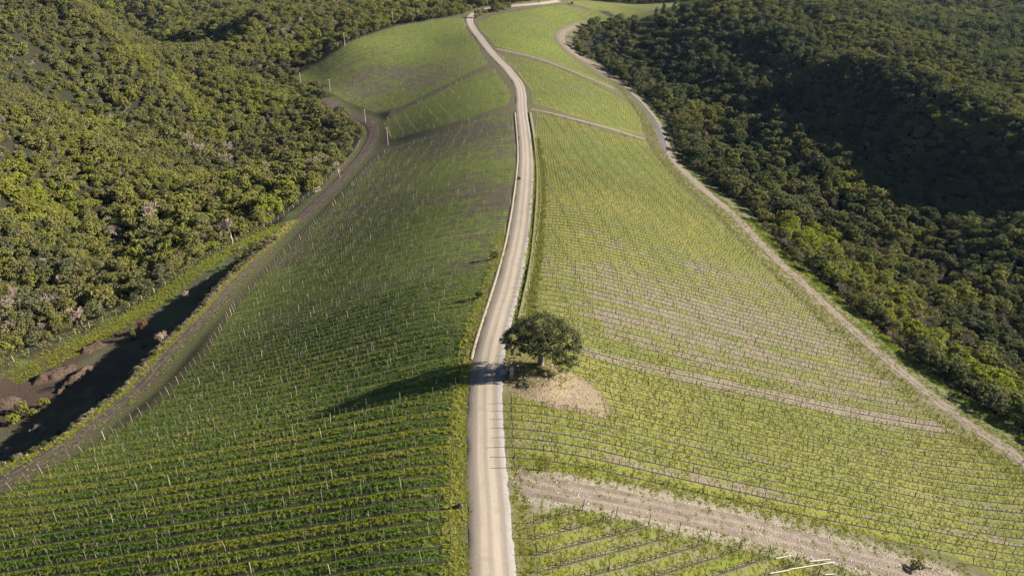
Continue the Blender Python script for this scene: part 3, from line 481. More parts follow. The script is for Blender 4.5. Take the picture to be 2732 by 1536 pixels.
def rand_lobes(seed, R, H, n, base=0.35):
    r = np.random.default_rng(seed); out = [(0, 0, H * .62, R * .62)]
    for i in range(n):
        a = i * 2.4 + r.uniform(-.5, .5); q = r.uniform(.35, .72) * R; z = H * r.uniform(base, .8); out.append((math.cos(a) * q, math.sin(a) * q, z, R * r.uniform(.30, .48)))
    return out
def trunk_mesh(name, h, r0, seed, limbs=5, spread=1.6, mat='bark'):
    r = np.random.default_rng(seed); m = MB(); P = [(0, 0, -.4)]; x = y = 0
    for i in range(1, 5): x += r.uniform(-.12, .12) * h / 4; y += r.uniform(-.12, .12) * h / 4; P.append((x, y, h * i / 4))
    m.tube(P, [r0 * 1.35, r0 * 1.05, r0 * .9, r0 * .75, r0 * .6], 7)
    for i in range(limbs):
        a = i * 2 * math.pi / limbs + r.uniform(-.4, .4); z0 = h * r.uniform(.55, 1.0); l = spread * r.uniform(.7, 1.2); f = z0 / h
        p0 = np.array([x * f, y * f, z0 - .1]); p1 = p0 + np.array([math.cos(a) * l * .5, math.sin(a) * l * .5, l * .45]); p2 = p1 + np.array([math.cos(a) * l * .5, math.sin(a) * l * .5, l * .6])
        m.tube([p0, p1, p2], [r0 * .5, r0 * .33, r0 * .15], 5)
    return m.mesh(name, [M[mat]], True)
def bare_meshes(name, H, seed, depth=5, kids=3, spread=.62, upright=.35, rmin=.028, multi=1):
    """trunk with limbs, and the fine twigs, as two meshes"""
    r = np.random.default_rng(seed); A, B = MB(), MB()
    def grow(p, d, l, rad, k):
        q = p + d * l; mid = (p + q) / 2 + r.normal(size=3) * l * .05
        (A if k < 3 else B).tube([p, mid, q], [rad, rad * .85, rad * .66], 5 if k < 2 else 3, False)
        if k >= depth: return
        for j in range(kids + (1 if k >= 2 and r.random() < .5 else 0)):
            e = d + r.normal(size=3) * spread + np.array([0, 0, upright]); e /= np.linalg.norm(e)
            grow(p + (q - p) * r.uniform(.6, 1.0), e, l * r.uniform(.62, .82), max(rad * .58, rmin), k + 1)
    for i in range(multi):
        d = np.array([r.normal() * .25 * (multi > 1), r.normal() * .25 * (multi > 1), 1.0]); d /= np.linalg.norm(d)
        grow(np.array([r.normal() * .15, r.normal() * .15, -.25]) if multi > 1 else np.array([0, 0, -.25]), d, H * .30, H * .022, 0)
    return A.mesh(name + '_trunk', [M['twig']], True), B.mesh(name + '_twigs', [M['twig']])
PROTO = {}       # kind -> (crown mesh, trunk mesh)
for i in range(4):
    R = 2.3 + .25 * i; PROTO['dome%d' % i] = (crown_mesh('dome_crown', rand_lobes(100 + i, R, 4.0 + .35 * i, 8, .22), 110, 17, .27, M['leaf'], 200 + i), trunk_mesh('shrub_trunk', 1.8, .13, 300 + i, 5, 1.5))
for i in range(3):
    R = 3.0; PROTO['tall%d' % i] = (crown_mesh('tree_crown', rand_lobes(120 + i, R, 7.2 + .5 * i, 11, .25), 170, 18, .29, M['leaf'], 220 + i), trunk_mesh('tree_trunk', 3.4, .24, 320 + i, 6, 2.4))
for i in range(3): PROTO['loose%d' % i] = (crown_mesh('loose_crown', [(math.cos(a) * q, math.sin(a) * q, z, w) for a, q, z, w in zip(np.random.default_rng(140 + i).uniform(0, 6.28, 9), np.random.default_rng(150 + i).uniform(.3, 2.3, 9), np.random.default_rng(160 + i).uniform(1.3, 5.2, 9), np.random.default_rng(170 + i).uniform(.55, 1.15, 9))], 120, 15, .22, M['leaf'], 230 + i, .34), trunk_mesh('loose_trunk', 2.6, .14, 330 + i, 6, 2.2))
for i in range(3): tm, bm_ = bare_meshes('bare', 5.6 + i * .7, 400 + i, 5, 3, .58, .32 + .1 * i); PROTO['bare%d' % i] = (bm_, tm)
for i in range(2): tm, bm_ = bare_meshes('bare_bush', 3.6, 430 + i, 4, 3, .6, .35, .02, 5); PROTO['thicket%d' % i] = (bm_, tm)
cl_ = [(0, 0, z, 1.25 * (1 - z / 7.6) + .25) for z in np.linspace(1.0, 6.6, 9)]; PROTO['conifer'] = (crown_mesh('conifer_crown', cl_, 150, 16, .24, M['leaf'], 250), trunk_mesh('conifer_trunk', 5.6, .15, 350, 6, .8))
# ------------------------------------------------------------------ where the wood stands
def inside_view(x, y, z, mx=140, my0=-130, my1=170):
    px, py, zc = project(np.stack([x, y, z], 1)); return (px > -mx) & (px < 2732 + mx) & (py > my0) & (py < 1536 + my1)
def candidates(x0, x1, y0, y1, sp, r):
    gx = np.arange(x0, x1, sp); gy = np.arange(y0, y1, sp); X, Y = np.meshgrid(gx, gy); X = X.ravel() + r.uniform(-.48, .48, X.size) * sp; Y = Y.ravel() + r.uniform(-.48, .48, Y.size) * sp
    Z = T.h(X, Y); m = inside_view(X, Y, Z) & (np.abs(X) < Y * .9 + 40); return X[m], Y[m], Z[m]
SCRUB = np.array(S['spot']['scrub'])
def wood_ok(X, Y, gap=2.0):
    Qp = np.stack([X, Y], 1); ok = np.ones(len(X), bool); nr = Y < 900
    q = Qp[nr]; o = np.ones(len(q), bool)
    f, _, _ = field_attrs(q); o &= f < -4.5
    o &= seg_dist(q, ROAD)[0] > 6; o &= seg_dist(q, LTR)[0] > 5.0 + gap * .3; o &= seg_dist(q, RTR)[0] > 4.5 + gap * .3; o &= seg_dist(q, XTR)[0] > 6
    o &= ~in_poly(q, STRIP)
    dl, sl, _ = seg_dist(q, FENL); o &= ~((q[:, 1] < 362) & (q[:, 0] < 0) & ((sl < 0) | (dl < gap)))
    dr, sr, _ = seg_dist(q, FENR); o &= ~((q[:, 1] < 450) & (q[:, 0] > 0) & ((sr > 0) | (dr < gap)))
    o &= ~((q[:, 0] > -69) & (q[:, 0] < 66) & (q[:, 1] < 480)); o &= ~((q[:, 0] > -25) & (q[:, 0] < 60) & (q[:, 1] < 540))
    bowl = np.hypot((q[:, 0] - 55), (q[:, 1] - 590) * .5); o &= ~((bowl < 17) & (rng.random(len(q)) < .72))
    o &= ~((q[:, 0] > 20) & (q[:, 0] < 75) & (q[:, 1] > 480) & (q[:, 1] < 690) & (f > -14) & (rng.random(len(q)) < .6))
    ok[nr] = o; return ok
TR = dict(x=[], y=[], z=[], kind=[], s=[], tint=[])
def put(x, y, z, kind, s, tint):
    TR['x'].append(x); TR['y'].append(y); TR['z'].append(z); TR['kind'].append(kind); TR['s'].append(s); TR['tint'].append(tint)
KINDS = list(PROTO); KI = {k: i for i, k in enumerate(KINDS)}
r = np.random.default_rng(11)
FLq, FRq = FENL, FENR
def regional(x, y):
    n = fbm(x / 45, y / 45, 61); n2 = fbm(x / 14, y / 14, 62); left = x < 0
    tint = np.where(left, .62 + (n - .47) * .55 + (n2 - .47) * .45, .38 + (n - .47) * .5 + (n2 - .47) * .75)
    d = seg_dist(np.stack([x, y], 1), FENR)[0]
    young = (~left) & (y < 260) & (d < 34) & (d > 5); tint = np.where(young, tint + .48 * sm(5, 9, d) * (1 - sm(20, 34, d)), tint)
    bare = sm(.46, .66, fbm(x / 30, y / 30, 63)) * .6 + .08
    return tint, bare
for (x0, x1, y0, y1, sp, sc) in [(-230, 0, 40, 330, 2.5, .86), (0, 230, 40, 330, 3.0, .9), (-330, 330, 330, 560, 3.4, .92), (-480, 480, 560, 820, 5.0, 1.2), (-900, 900, 820, 1500, 8.5, 1.9)]:
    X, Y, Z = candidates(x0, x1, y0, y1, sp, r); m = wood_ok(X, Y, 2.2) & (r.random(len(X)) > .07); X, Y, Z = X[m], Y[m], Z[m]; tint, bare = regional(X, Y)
    q = np.stack([X, Y], 1); dl = seg_dist(q, FENL)[0]; dr = seg_dist(q, FENR)[0]
    val = np.where(X < 0, sm(200, 260, Y) * (1 - sm(28, 50, dl)), sm(225, 290, Y) * (1 - sm(45, 70, dr)) * sm(4, 9, dr))
    h = r.random(len(X)); h2 = r.random(len(X)); kk = np.empty(len(X), int); s = np.empty(len(X))
    for i in range(len(X)):
        if Y[i] < 820 and val[i] > .4:
            if h[i] < .30: k = 'tall%d' % r.integers(3); s[i] = r.uniform(.9, 1.35) * sc
            elif h[i] < .42: k = 'bare%d' % r.integers(3); s[i] = r.uniform(.9, 1.25) * sc
            else: k = 'dome%d' % r.integers(4); s[i] = r.uniform(.7, 1.1) * sc
        elif h2[i] < bare[i] * .55 and Y[i] < 820: k = ('bare%d' % r.integers(3)) if r.random() < .45 else ('thicket%d' % r.integers(2)); s[i] = r.uniform(.65, .95) * sc
        elif h[i] > .80: k = 'loose%d' % r.integers(3); s[i] = r.uniform(.55, 1.15) * sc
        elif h[i] < .05: k = 'tall%d' % r.integers(3); s[i] = r.uniform(.65, .9) * sc
        else: k = 'dome%d' % r.integers(4); s[i] = r.choice([r.uniform(.45, .8), r.uniform(.75, 1.15), r.uniform(1.1, 1.4)], p=[.4, .45, .15]) * sc
        kk[i] = KI[k]
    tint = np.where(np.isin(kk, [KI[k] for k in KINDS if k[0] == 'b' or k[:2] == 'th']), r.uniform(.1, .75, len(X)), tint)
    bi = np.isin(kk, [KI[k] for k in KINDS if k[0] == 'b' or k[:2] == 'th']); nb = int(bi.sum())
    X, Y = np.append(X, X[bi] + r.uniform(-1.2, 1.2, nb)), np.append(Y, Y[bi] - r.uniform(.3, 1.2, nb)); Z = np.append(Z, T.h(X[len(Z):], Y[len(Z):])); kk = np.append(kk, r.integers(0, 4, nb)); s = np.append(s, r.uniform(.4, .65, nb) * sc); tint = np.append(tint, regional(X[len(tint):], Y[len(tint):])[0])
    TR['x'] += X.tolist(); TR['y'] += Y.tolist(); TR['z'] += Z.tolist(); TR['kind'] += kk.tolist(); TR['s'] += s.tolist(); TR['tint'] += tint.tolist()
# hand-placed bare trees of the wood's edge, pines by the far plot, scrub
def place(pts, kind, s, tint, jit=.15):
    for p in pts: put(p[0], p[1], float(T.h(p[0], p[1])), KI[kind if kind in KI else kind + str(r.integers(3))], s * r.uniform(1 - jit, 1 + jit), tint + r.uniform(-.08, .08))
fl = smooth_line(FENL, 3.0); fl = fl[fl[:, 1] < 290]
for i in range(90):
    q_ = fl[r.integers(len(fl))]; px_, py_ = q_[0] - r.choice([r.uniform(2.5, 13), r.uniform(10, 45)]), q_[1] + r.uniform(-1, 4)
    if not in_poly(np.array([[px_, py_]]), STRIP)[0]: put(px_, py_, float(T.h(px_, py_)), KI['thicket%d' % r.integers(2)] if r.random() < .6 else KI['bare%d' % r.integers(3)], r.uniform(.6, 1.0), r.uniform(.35, .95))
fr_ = smooth_line(FENR, 3.0); fr_ = fr_[(fr_[:, 1] > 150) & (fr_[:, 1] < 420)]
for i in range(40):
    q_ = fr_[r.integers(len(fr_))]; put(q_[0] + r.uniform(2.5, 30), q_[1] + r.uniform(-2, 5), 0, KI['thicket%d' % r.integers(2)] if r.random() < .4 else KI['bare%d' % r.integers(3)], r.uniform(.7, 1.2), r.uniform(.15, .7)); TR['z'][-1] = float(T.h(TR['x'][-1], TR['y'][-1]))
place(S['spot']['barebig'][:1], 'bare2', 2.1, .95, 0); place(S['spot']['barebig'][1:], 'bare', 1.5, .6); place(S['spot']['pine'], 'conifer', 1.6, .3)
for k in TR: TR[k] = np.array(TR[k])
NW = len(TR['x']); px, py, zc = project(np.stack([TR['x'], TR['y'], TR['z'] + 3 * TR['s']], 1))
vis = (px > 15) & (px < 2717) & (py > 15) & (py < 1500)
hgt = np.array([dict(d=4.2, t=7.0, b=6.5, c=7.0, l=5.5)[KINDS[k][0]] * (.55 if KINDS[k][:2] == 'th' else 1) for k in TR['kind']]) * TR['s']
score = np.where(vis, hgt / zc, -1); order = np.argsort(-score)[:260]; single = np.zeros(NW, bool); single[order] = True; single[-4:] = True; single[NW - 4 - len(S['spot']['barebig']):NW - 4] = True
# ------------------------------------------------------------------ single trees and shrubs of the wood's edge
def thing(name, label, cat, group, x, y, z, rz=0.0, s=1.0):
    o = bpy.data.objects.new(name, None); COL.objects.link(o); o.location = (x, y, z); o.rotation_euler = (0, 0, rz); o.scale = (s, s, s); o.empty_display_size = .3
    return tag(o, label, cat, group)
def plant(name, label, cat, group, x, y, z, kind, s, tint, rz):
    t = thing(name, label, cat, group, x, y, z, rz, s); cm, tm = PROTO[kind]; b = kind[0] == 'b' or kind[:2] == 'th'
    c = obj('twigs' if b else 'crown', cm, t); c['tint'] = float(tint)
    if b: c['kind'] = 'stuff'
    k = obj('trunk', tm, t); k['tint'] = float(tint if b else .4); return t, c
FIRST = {}
for i in np.where(single)[0]:
    k = KINDS[TR['kind'][i]]; x, y, z, s, ti = (float(TR[q][i]) for q in ('x', 'y', 'z', 's', 'tint')); left = x < 0; far = y > 480
    dfl = float(seg_dist(np.array([[x, y]]), FENL if left else FENR)[0][0])
    if left: place_ = ('opposite the compost heaps' if y < 195 else 'opposite the round bare tree' if y < 225 else 'below the pale gate' if y < 285 else 'near the pole at the track bend' if y < 420 else 'behind the upper plot') + (' along the wire fence' if dfl < 9 else ', deeper in the sunny wood' if dfl < 30 else ', high on the sunny slope')
    else: place_ = ('beside the lower stony track' if y < 150 else 'level with the lone oak' if y < 175 else 'facing the bare-soil vine rows' if y < 260 else 'near the puddle' if y < 440 else 'above the puddle bend') + (' along the wire fence' if dfl < 10 else ' in the shaded thicket' if dfl < 40 else ' on the shaded hill')
    tone = ('large ' if s > 1.12 else 'small ' if s < .75 else '') + ('yellow-green' if ti > .66 else 'olive-green' if ti > .42 else 'grey-green' if ti > .3 else 'dark green')
    if k[0] == 'b': nm, lb, ca = 'bare_tree', ('pinkish' if ti > .6 else 'grey' if ti > .3 else 'dark grey') + ' leafless tree ' + place_, 'tree'
    elif k[:2] == 'th': nm, lb, ca = 'bare_shrub', ('pinkish' if ti > .6 else 'grey') + ' leafless shrub ' + place_, 'shrub'
    elif k[0] == 'c': nm, lb, ca = 'pine_tree', 'dark pine in the small row below the farthest vine plot', 'tree'
    elif k[0] == 't': nm, lb, ca = 'evergreen_tree', '%s evergreen tree %s' % (tone, place_), 'tree'
    else: nm, lb, ca = 'evergreen_shrub', '%s evergreen shrub %s' % (tone, place_), 'shrub'
    if k == 'bare2' and s > 2: lb = 'largest leafless tree, pale pinkish, beyond the wire fence of the dark track'
    t_, c_ = plant(nm, lb, ca, lb, x, y, z - .1, k, s, ti, float(r.uniform(0, 6.28)))
    FIRST.setdefault(k, c_)
for k in KINDS:
    if k not in FIRST:
        i = np.where(TR['kind'] == KI[k])[0]; i = i[np.argmax(score[i])]; single[i] = True
        FIRST[k] = plant('evergreen_tree' if k[0] in 'dtl' and k[:2] != 'th' else 'bare_tree', ('tall tree' if k[0] == 't' else 'bushy plant') + ' in the dense wood beside the vineyard ridge', 'tree', 'plants of the dense wood', float(TR['x'][i]), float(TR['y'][i]), float(TR['z'][i]), k, float(TR['s'][i]), float(TR['tint'][i]), 1.0)[1]
# ------------------------------------------------------------------ masses: points that carry a shared shape
def mass(name, label, cat, P, rot, scl, tint, which, shapes):
    """one object; which[i] picks the shape set on point i"""
    n = len(P); me = bpy.data.meshes.new(name); me.vertices.add(n); me.vertices.foreach_set('co', np.ascontiguousarray(P, np.float32).ravel())
    rot = np.asarray(rot, float); rot = np.stack([rot * 0, rot * 0, rot], 1) if rot.ndim == 1 else rot
    scl = np.asarray(scl, float); scl = np.repeat(scl[:, None], 3, 1) if scl.ndim == 1 else scl
    for an, ty, arr in (('rot', 'FLOAT_VECTOR', rot), ('scl', 'FLOAT_VECTOR', scl), ('tint', 'FLOAT', tint), ('which', 'INT', which)):
        a = me.attributes.new(an, ty, 'POINT'); a.data.foreach_set('vector' if 'VEC' in ty else 'value', np.ascontiguousarray(arr, np.int32 if ty == 'INT' else np.float32).ravel())
    o = obj(name, me); tag(o, label, cat, kind='stuff')
    g = bpy.data.node_groups.new(name + '_nodes', 'GeometryNodeTree'); g.interface.new_socket('Geometry', in_out='INPUT', socket_type='NodeSocketGeometry'); g.interface.new_socket('Geometry', in_out='OUTPUT', socket_type='NodeSocketGeometry')
    N, Lk = g.nodes, g.links; gi = N.new('NodeGroupInput'); go = N.new('NodeGroupOutput'); jn = N.new('GeometryNodeJoinGeometry')
    def na(nm, ty): q = N.new('GeometryNodeInputNamedAttribute'); q.data_type = ty; q.inputs[0].default_value = nm; return [s for s in q.outputs if s.enabled and s.name == 'Attribute'][0]
    ro, sc_, wh = na('rot', 'FLOAT_VECTOR'), na('scl', 'FLOAT_VECTOR'), na('which', 'INT')
    e2r = N.new('FunctionNodeEulerToRotation'); Lk.new(ro, e2r.inputs[0])
    for i, sh in enumerate(shapes):
        cmpn = N.new('FunctionNodeCompare'); cmpn.data_type = 'INT'; cmpn.operation = 'EQUAL'; Lk.new(wh, [s for s in cmpn.inputs if s.enabled][0]); [s for s in cmpn.inputs if s.enabled][1].default_value = i
        oi = N.new('GeometryNodeObjectInfo'); oi.transform_space = 'ORIGINAL'; oi.inputs['Object'].default_value = sh; oi.inputs['As Instance'].default_value = True
        ip = N.new('GeometryNodeInstanceOnPoints'); Lk.new(gi.outputs[0], ip.inputs['Points']); Lk.new(cmpn.outputs[0], ip.inputs['Selection']); Lk.new(oi.outputs['Geometry'], ip.inputs['Instance']); Lk.new(e2r.outputs[0], ip.inputs['Rotation']); Lk.new(sc_, ip.inputs['Scale']); Lk.new(ip.outputs[0], jn.inputs[0])
    Lk.new(jn.outputs[0], go.inputs[0]); md = o.modifiers.new('scatter', 'NODES'); md.node_group = g; return o
rest = ~single; PW = np.stack([TR['x'], TR['y'], TR['z'] - .1], 1); rotw = r.uniform(0, 6.28, NW); tiltw = np.stack([r.normal(0, .06, NW), r.normal(0, .06, NW), rotw], 1)
sclw = np.stack([TR['s'] * r.uniform(.85, 1.15, NW), TR['s'] * r.uniform(.85, 1.15, NW), TR['s'] * r.uniform(.85, 1.2, NW)], 1)
shapes = [FIRST[k] for k in KINDS]
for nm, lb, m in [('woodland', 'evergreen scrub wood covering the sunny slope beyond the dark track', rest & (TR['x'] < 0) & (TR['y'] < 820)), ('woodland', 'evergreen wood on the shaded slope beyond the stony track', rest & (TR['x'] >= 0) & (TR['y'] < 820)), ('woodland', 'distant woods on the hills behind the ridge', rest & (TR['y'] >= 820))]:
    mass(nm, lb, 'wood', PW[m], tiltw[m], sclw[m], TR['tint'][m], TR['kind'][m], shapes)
print('trees', NW, 'single', single.sum())
# ------------------------------------------------------------------ vineyard rows: posts, vines, wires, grass
VV, PO, WI = [], [], MB()      # vines (x,y,field,angle), posts (x,y,field,angle,end)
for fi, k in enumerate(FIELDS):
    d, n = ROWDIR[k], rown(k); poly = np.array(S[k]); sp_ = SP[k]; va = poly @ n / sp_; sa = poly @ d; ang = math.atan2(d[1], d[0])
    for row in range(math.ceil(va.min()), math.floor(va.max()) + 1):
        s = np.arange(sa.min() - 1, sa.max() + 1, .3); p = s[:, None] * d + (row * sp_) * n; ok = in_poly(p, poly)
        ok &= clr(p[:, 0], p[:, 1]) > 8.4
        if ok.sum() < 6: continue
        e = np.diff(ok.astype(int)); st = np.where(e == 1)[0] + 1; en = np.where(e == -1)[0] + 1
        for a_, b_ in zip(st, en):
            if b_ - a_ < 8: continue
            s0, s1 = s[a_], s[b_ - 1]; PO.append((*(s0 * d + row * sp_ * n), fi, ang, -1)); PO.append((*(s1 * d + row * sp_ * n), fi, ang, 1))
            q = np.arange(math.ceil(s0 / 5.2 + .2) * 5.2, s1 - 1.2, 5.2)
            for v in q: w = v * d + row * sp_ * n; PO.append((w[0], w[1], fi, ang, 0))
            if k == 'F8': continue
            q = np.arange(s0 + .5, s1 - .3, .95); q = q + r.uniform(-.12, .12, len(q)); w = q[:, None] * d + row * sp_ * n
            VV.append(np.column_stack([w, np.full(len(q), fi), np.full(len(q), ang)]))
            ss = np.append(np.arange(s0, s1, 5.2), s1); w = ss[:, None] * d + row * sp_ * n
            if fi in (0, 3, 4) and w[:, 1].mean() < 190 and len(w) > 1:
                for hh in (.72,): WI.tube(np.column_stack([w, T.h(w[:, 0], w[:, 1]) + hh]), .009, 3, False)
VV = np.vstack(VV); PO = np.array(PO); VZ = T.h(VV[:, 0], VV[:, 1]); PZ = T.h(PO[:, 0], PO[:, 1])
def vine_mesh(seed, young):
    q = np.random.default_rng(seed); m = MB(); h = q.uniform(.6, .75); x1 = q.uniform(-.1, .1)
    m.tube([(0, 0, -.1), (x1, q.uniform(-.05, .05), h * .5), (q.uniform(-.08, .08), 0, h)], [.048, .04, .036] if not young else [.02, .018, .014], 4, False)
    for sgn in (-1, 1) if not young else (1,):
        l = q.uniform(.35, .5); p = [(0, 0, h), (sgn * l * .5, q.uniform(-.04, .04), h + q.uniform(.05, .16)), (sgn * l, q.uniform(-.04, .04), h + q.uniform(-.12, .12))]
        m.tube(p, [.03, .026, .018] if not young else [.018, .015, .01], 3, False)
        for j in range(2): b_ = np.array(p[1]) + (np.array(p[2]) - np.array(p[1])) * q.uniform(0, 1); m.tube([b_, b_ + np.array([q.uniform(-.12, .12), q.uniform(-.1, .1), q.uniform(.18, .42)])], [.011, .006], 3, False)
    if young: m.tube([(.03, .02, -.1), (.03 + q.uniform(-.05, .05), .02, q.uniform(.95, 1.2))], [.016, .014], 3, False)
    return m.mesh('grape_vine', [M['vine']])
VM = [vine_mesh(500 + i, False) for i in range(4)] + [vine_mesh(520 + i, True) for i in range(2)]
def post_mesh(h, w, k=4): m = MB(); m.tube([(0, 0, -.35), (.008, .004, h * .5), (0, 0, h)], [w, w, w * .92], k); return m.mesh('vineyard_post', [M['post']])
PM = [post_mesh(1.8, .034, 6), post_mesh(1.75, .042, 5), post_mesh(1.9, .055, 6)]
isL = np.isin(VV[:, 2], [0, 1, 2]); nV = len(VV)
vwhich = np.where(isL, 4 + r.integers(0, 2, nV), r.integers(0, 4, nV)); vt = np.where(isL, r.uniform(.45, .95, nV), r.uniform(0, .45, nV)); vs = r.uniform(.8, 1.2, nV) * np.where(isL, 1.0, 1.0); vr = VV[:, 3] + r.choice([0, math.pi], nV) + r.normal(0, .12, nV)
keep = r.random(nV) > np.where(isL, .18, .06)
px, py, zc = project(np.column_stack([VV[:, :2], VZ])); inv = (px > 10) & (px < 2722) & (py > 10) & (py < 1530)
cand = np.where(inv & keep & ~isL)[0]; vs_single = cand[np.argsort(zc[cand])[:280]]; candL = np.where(inv & keep & isL)[0]; vs_single = np.concatenate([vs_single, candL[np.argsort(zc[candL])[:20]]])
vsing = np.zeros(nV, bool); vsing[vs_single] = True; VFIRST = {}
for i in vs_single:
    f = int(VV[i, 2]); lb = {0: 'slim young vine in the grassy rows of the shaded plot', 3: 'gnarled leafless vine in the sunny plot above the stony cross track', 4: 'leafless vine in the small plot below the stony cross track'}[f]
    lb = ['low ', '', 'tall '][int(np.digitize(vs[i], [.93, 1.08]))] + ['dark ', 'brown ', 'pale '][int(np.digitize(vt[i], [.2, .45]))] + lb
    o = obj('grape_vine', VM[vwhich[i]], None, (VV[i, 0], VV[i, 1], VZ[i]), vr[i], (vs[i],) * 3); o['tint'] = float(vt[i]); tag(o, lb, 'vine', 'vines: ' + lb); VFIRST.setdefault(int(vwhich[i]), o)
m = keep & ~vsing
mass('vines', 'leafless trellised vines of the remaining rows across the ridge', 'vines', np.column_stack([VV[:, :2], VZ])[m], vr[m], vs[m], vt[m], vwhich[m], [VFIRST[j] for j in range(6)])
nP = len(PO); pL = np.isin(PO[:, 2], [0, 1, 2]); end = PO[:, 4]; px, py, zc = project(np.column_stack([PO[:, :2], PZ])); inv = (px > 8) & (px < 2724) & (py > 8) & (py < 1532)
roadside = seg_dist(PO[:, :2], ROAD)[0] < 9
lean = np.where(end != 0, end * r.uniform(.05, .32, nP) * np.where(roadside, .3, 1), r.normal(0, .04, nP)); prot = np.column_stack([r.normal(0, .035, nP), lean, PO[:, 3]])
pwhich = np.where(end != 0, 2, np.where(pL, 0, 1)); pt = np.where(pL, np.where(r.random(nP) < .08, .88, r.uniform(.3, .6, nP)), r.uniform(.05, .35, nP)); pt = np.where((~pL) & roadside & (PO[:, 1] > 115), r.uniform(.6, .85, nP), pt); pt = np.where(pL & roadside & (end != 0) & (PO[:, 1] < 130), r.uniform(.1, .4, nP), pt)
ps = r.uniform(.9, 1.1, nP) * np.where(pL, 1.0, .95)
cand = np.where(inv)[0]; ssel = cand[np.argsort(zc[cand])[:300]]; psing = np.zeros(nP, bool); psing[ssel] = True; PF = {}
for i in ssel:
    f = int(PO[i, 2]); e = int(PO[i, 4])
    if f == 0: lb = 'row-end post beside the road, shaded plot' if e and roadside[i] else 'leaning row-end post beside the dark earth track' if e else 'pale wooden trellis post in the grassy shaded plot'
    elif f == 4: lb = 'row-end post of the small plot by the stony cross track' if e else 'dark trellis post inside the small plot below the stony cross track'
    else: lb = 'row-end post of the sunny plot along its track edge' if e and not roadside[i] else 'row-end post of the sunny plot beside the road' if e else 'dark trellis post among the gnarled vines of the sunny plot'
    tn = 'orange-tan' if pt[i] > .86 else 'pale' if pt[i] > .66 else 'grey-brown' if pt[i] > .4 else 'brown' if pt[i] > .2 else 'dark'; lb = tn + ' ' + lb.replace('pale ', '').replace('dark trellis', 'trellis') + (', leaning' if abs(lean[i]) > .07 and 'leaning' not in lb else '')
    o = obj('vineyard_post', PM[pwhich[i]], None, (PO[i, 0], PO[i, 1], PZ[i])); o.rotation_euler = tuple(prot[i]); o.scale = (1, 1, ps[i]); o['tint'] = float(pt[i]); tag(o, lb, 'post', 'trellis posts: ' + lb); PF.setdefault(int(pwhich[i]), o)
m = ~psing
mass('trellis_posts', 'trellis posts of the remaining vine rows across the ridge', 'posts', np.column_stack([PO[:, :2], PZ])[m], prot[m], np.column_stack([np.ones(m.sum()), np.ones(m.sum()), ps[m]]), pt[m], pwhich[m], [PF[j] for j in range(3)])
tag(obj('trellis_wires', WI.mesh('trellis_wires', [M['wire']])), 'thin trellis wires strung along the nearer vine rows', 'wire', kind='stuff')
print('vines', nV, 'posts', nP)
# grass: tufts standing in the alleys and verges
def tuft_mesh(name, seed, n, h, w, mat, wide=.03, flower=0):
    q = np.random.default_rng(seed); V, F = [], []
    for i in range(n):
        a = q.uniform(0, 6.28); b_ = q.uniform(0, w * .5); p = np.array([math.cos(a) * b_, math.sin(a) * b_, -.02]); ln = q.uniform(.25, .85); hh = h * q.uniform(.55, 1.1); t_ = p + np.array([math.cos(a) * ln * w, math.sin(a) * ln * w, hh])
        u = np.array([-math.sin(a), math.cos(a), 0]) * wide * q.uniform(.7, 1.4); mid = (p + t_) / 2 + np.array([0, 0, hh * .12]); k = len(V) * 1
        V += [p - u * .5, p + u * .5, mid + u, t_, mid - u]; F += [[k, k + 1, k + 2, k + 4], [k + 4, k + 2, k + 3, k + 3]]
    V = np.array(V); me = bpy.data.meshes.new(name); FF = [list(dict.fromkeys(f)) for f in F]; mats = [mat]
    nv = len(V); fl = []
    for i in range(flower): c = np.array([q.normal() * w * .4, q.normal() * w * .4, h * q.uniform(.85, 1.2)]); s_ = q.uniform(.03, .055); k = nv + len(fl); fl += [c + [-s_, 0, 0], c + [0, -s_, .01], c + [s_, 0, 0], c + [0, s_, .01]]; FF.append([k, k + 1, k + 2, k + 3])
    if fl: V = np.vstack([V, np.array(fl)])
    me.from_pydata(V.tolist(), [], FF); me.materials.append(mat)
    if flower:
        me.materials.append(M['flower'])
        for p in me.polygons[-flower:]: p.material_index = 1
    return me
TM = [tuft_mesh('cover_crop', 600, 20, .22, .6, M['grass'], .06), tuft_mesh('cover_crop', 601, 18, .27, .6, M['grass'], .06, 5), tuft_mesh('grass_tuft', 602, 20, .07, .5, M['grass'], .045), tuft_mesh('grass_tuft', 603, 16, .5, .5, M['grass'], .04), tuft_mesh('grass_tuft', 604, 18, .15, .65, M['grass'], .05)]
GP = [[] for _ in range(6)]
def sow(X, Y, w, s, ti): GP[0] += X.tolist(); GP[1] += Y.tolist(); GP[2] += (w if hasattr(w, '__len__') else np.full(len(X), w)).tolist(); GP[3] += s.tolist(); GP[4] += ti.tolist()
def scatter(poly, dens, ylim):
    P_ = np.array(poly); x0, y0 = P_.min(0); x1, y1 = P_.max(0); y0 = max(y0, ylim[0]); y1 = min(y1, ylim[1]); n = int((x1 - x0) * (y1 - y0) * dens); X = r.uniform(x0, x1, n); Y = r.uniform(y0, y1, n)
    m = in_poly(np.stack([X, Y], 1), P_) & inside_view(X, Y, T.h(X, Y), 60, -40, 60) & (clr(X, Y) > r.uniform(5.5, 10.5, len(X))); return X[m], Y[m]
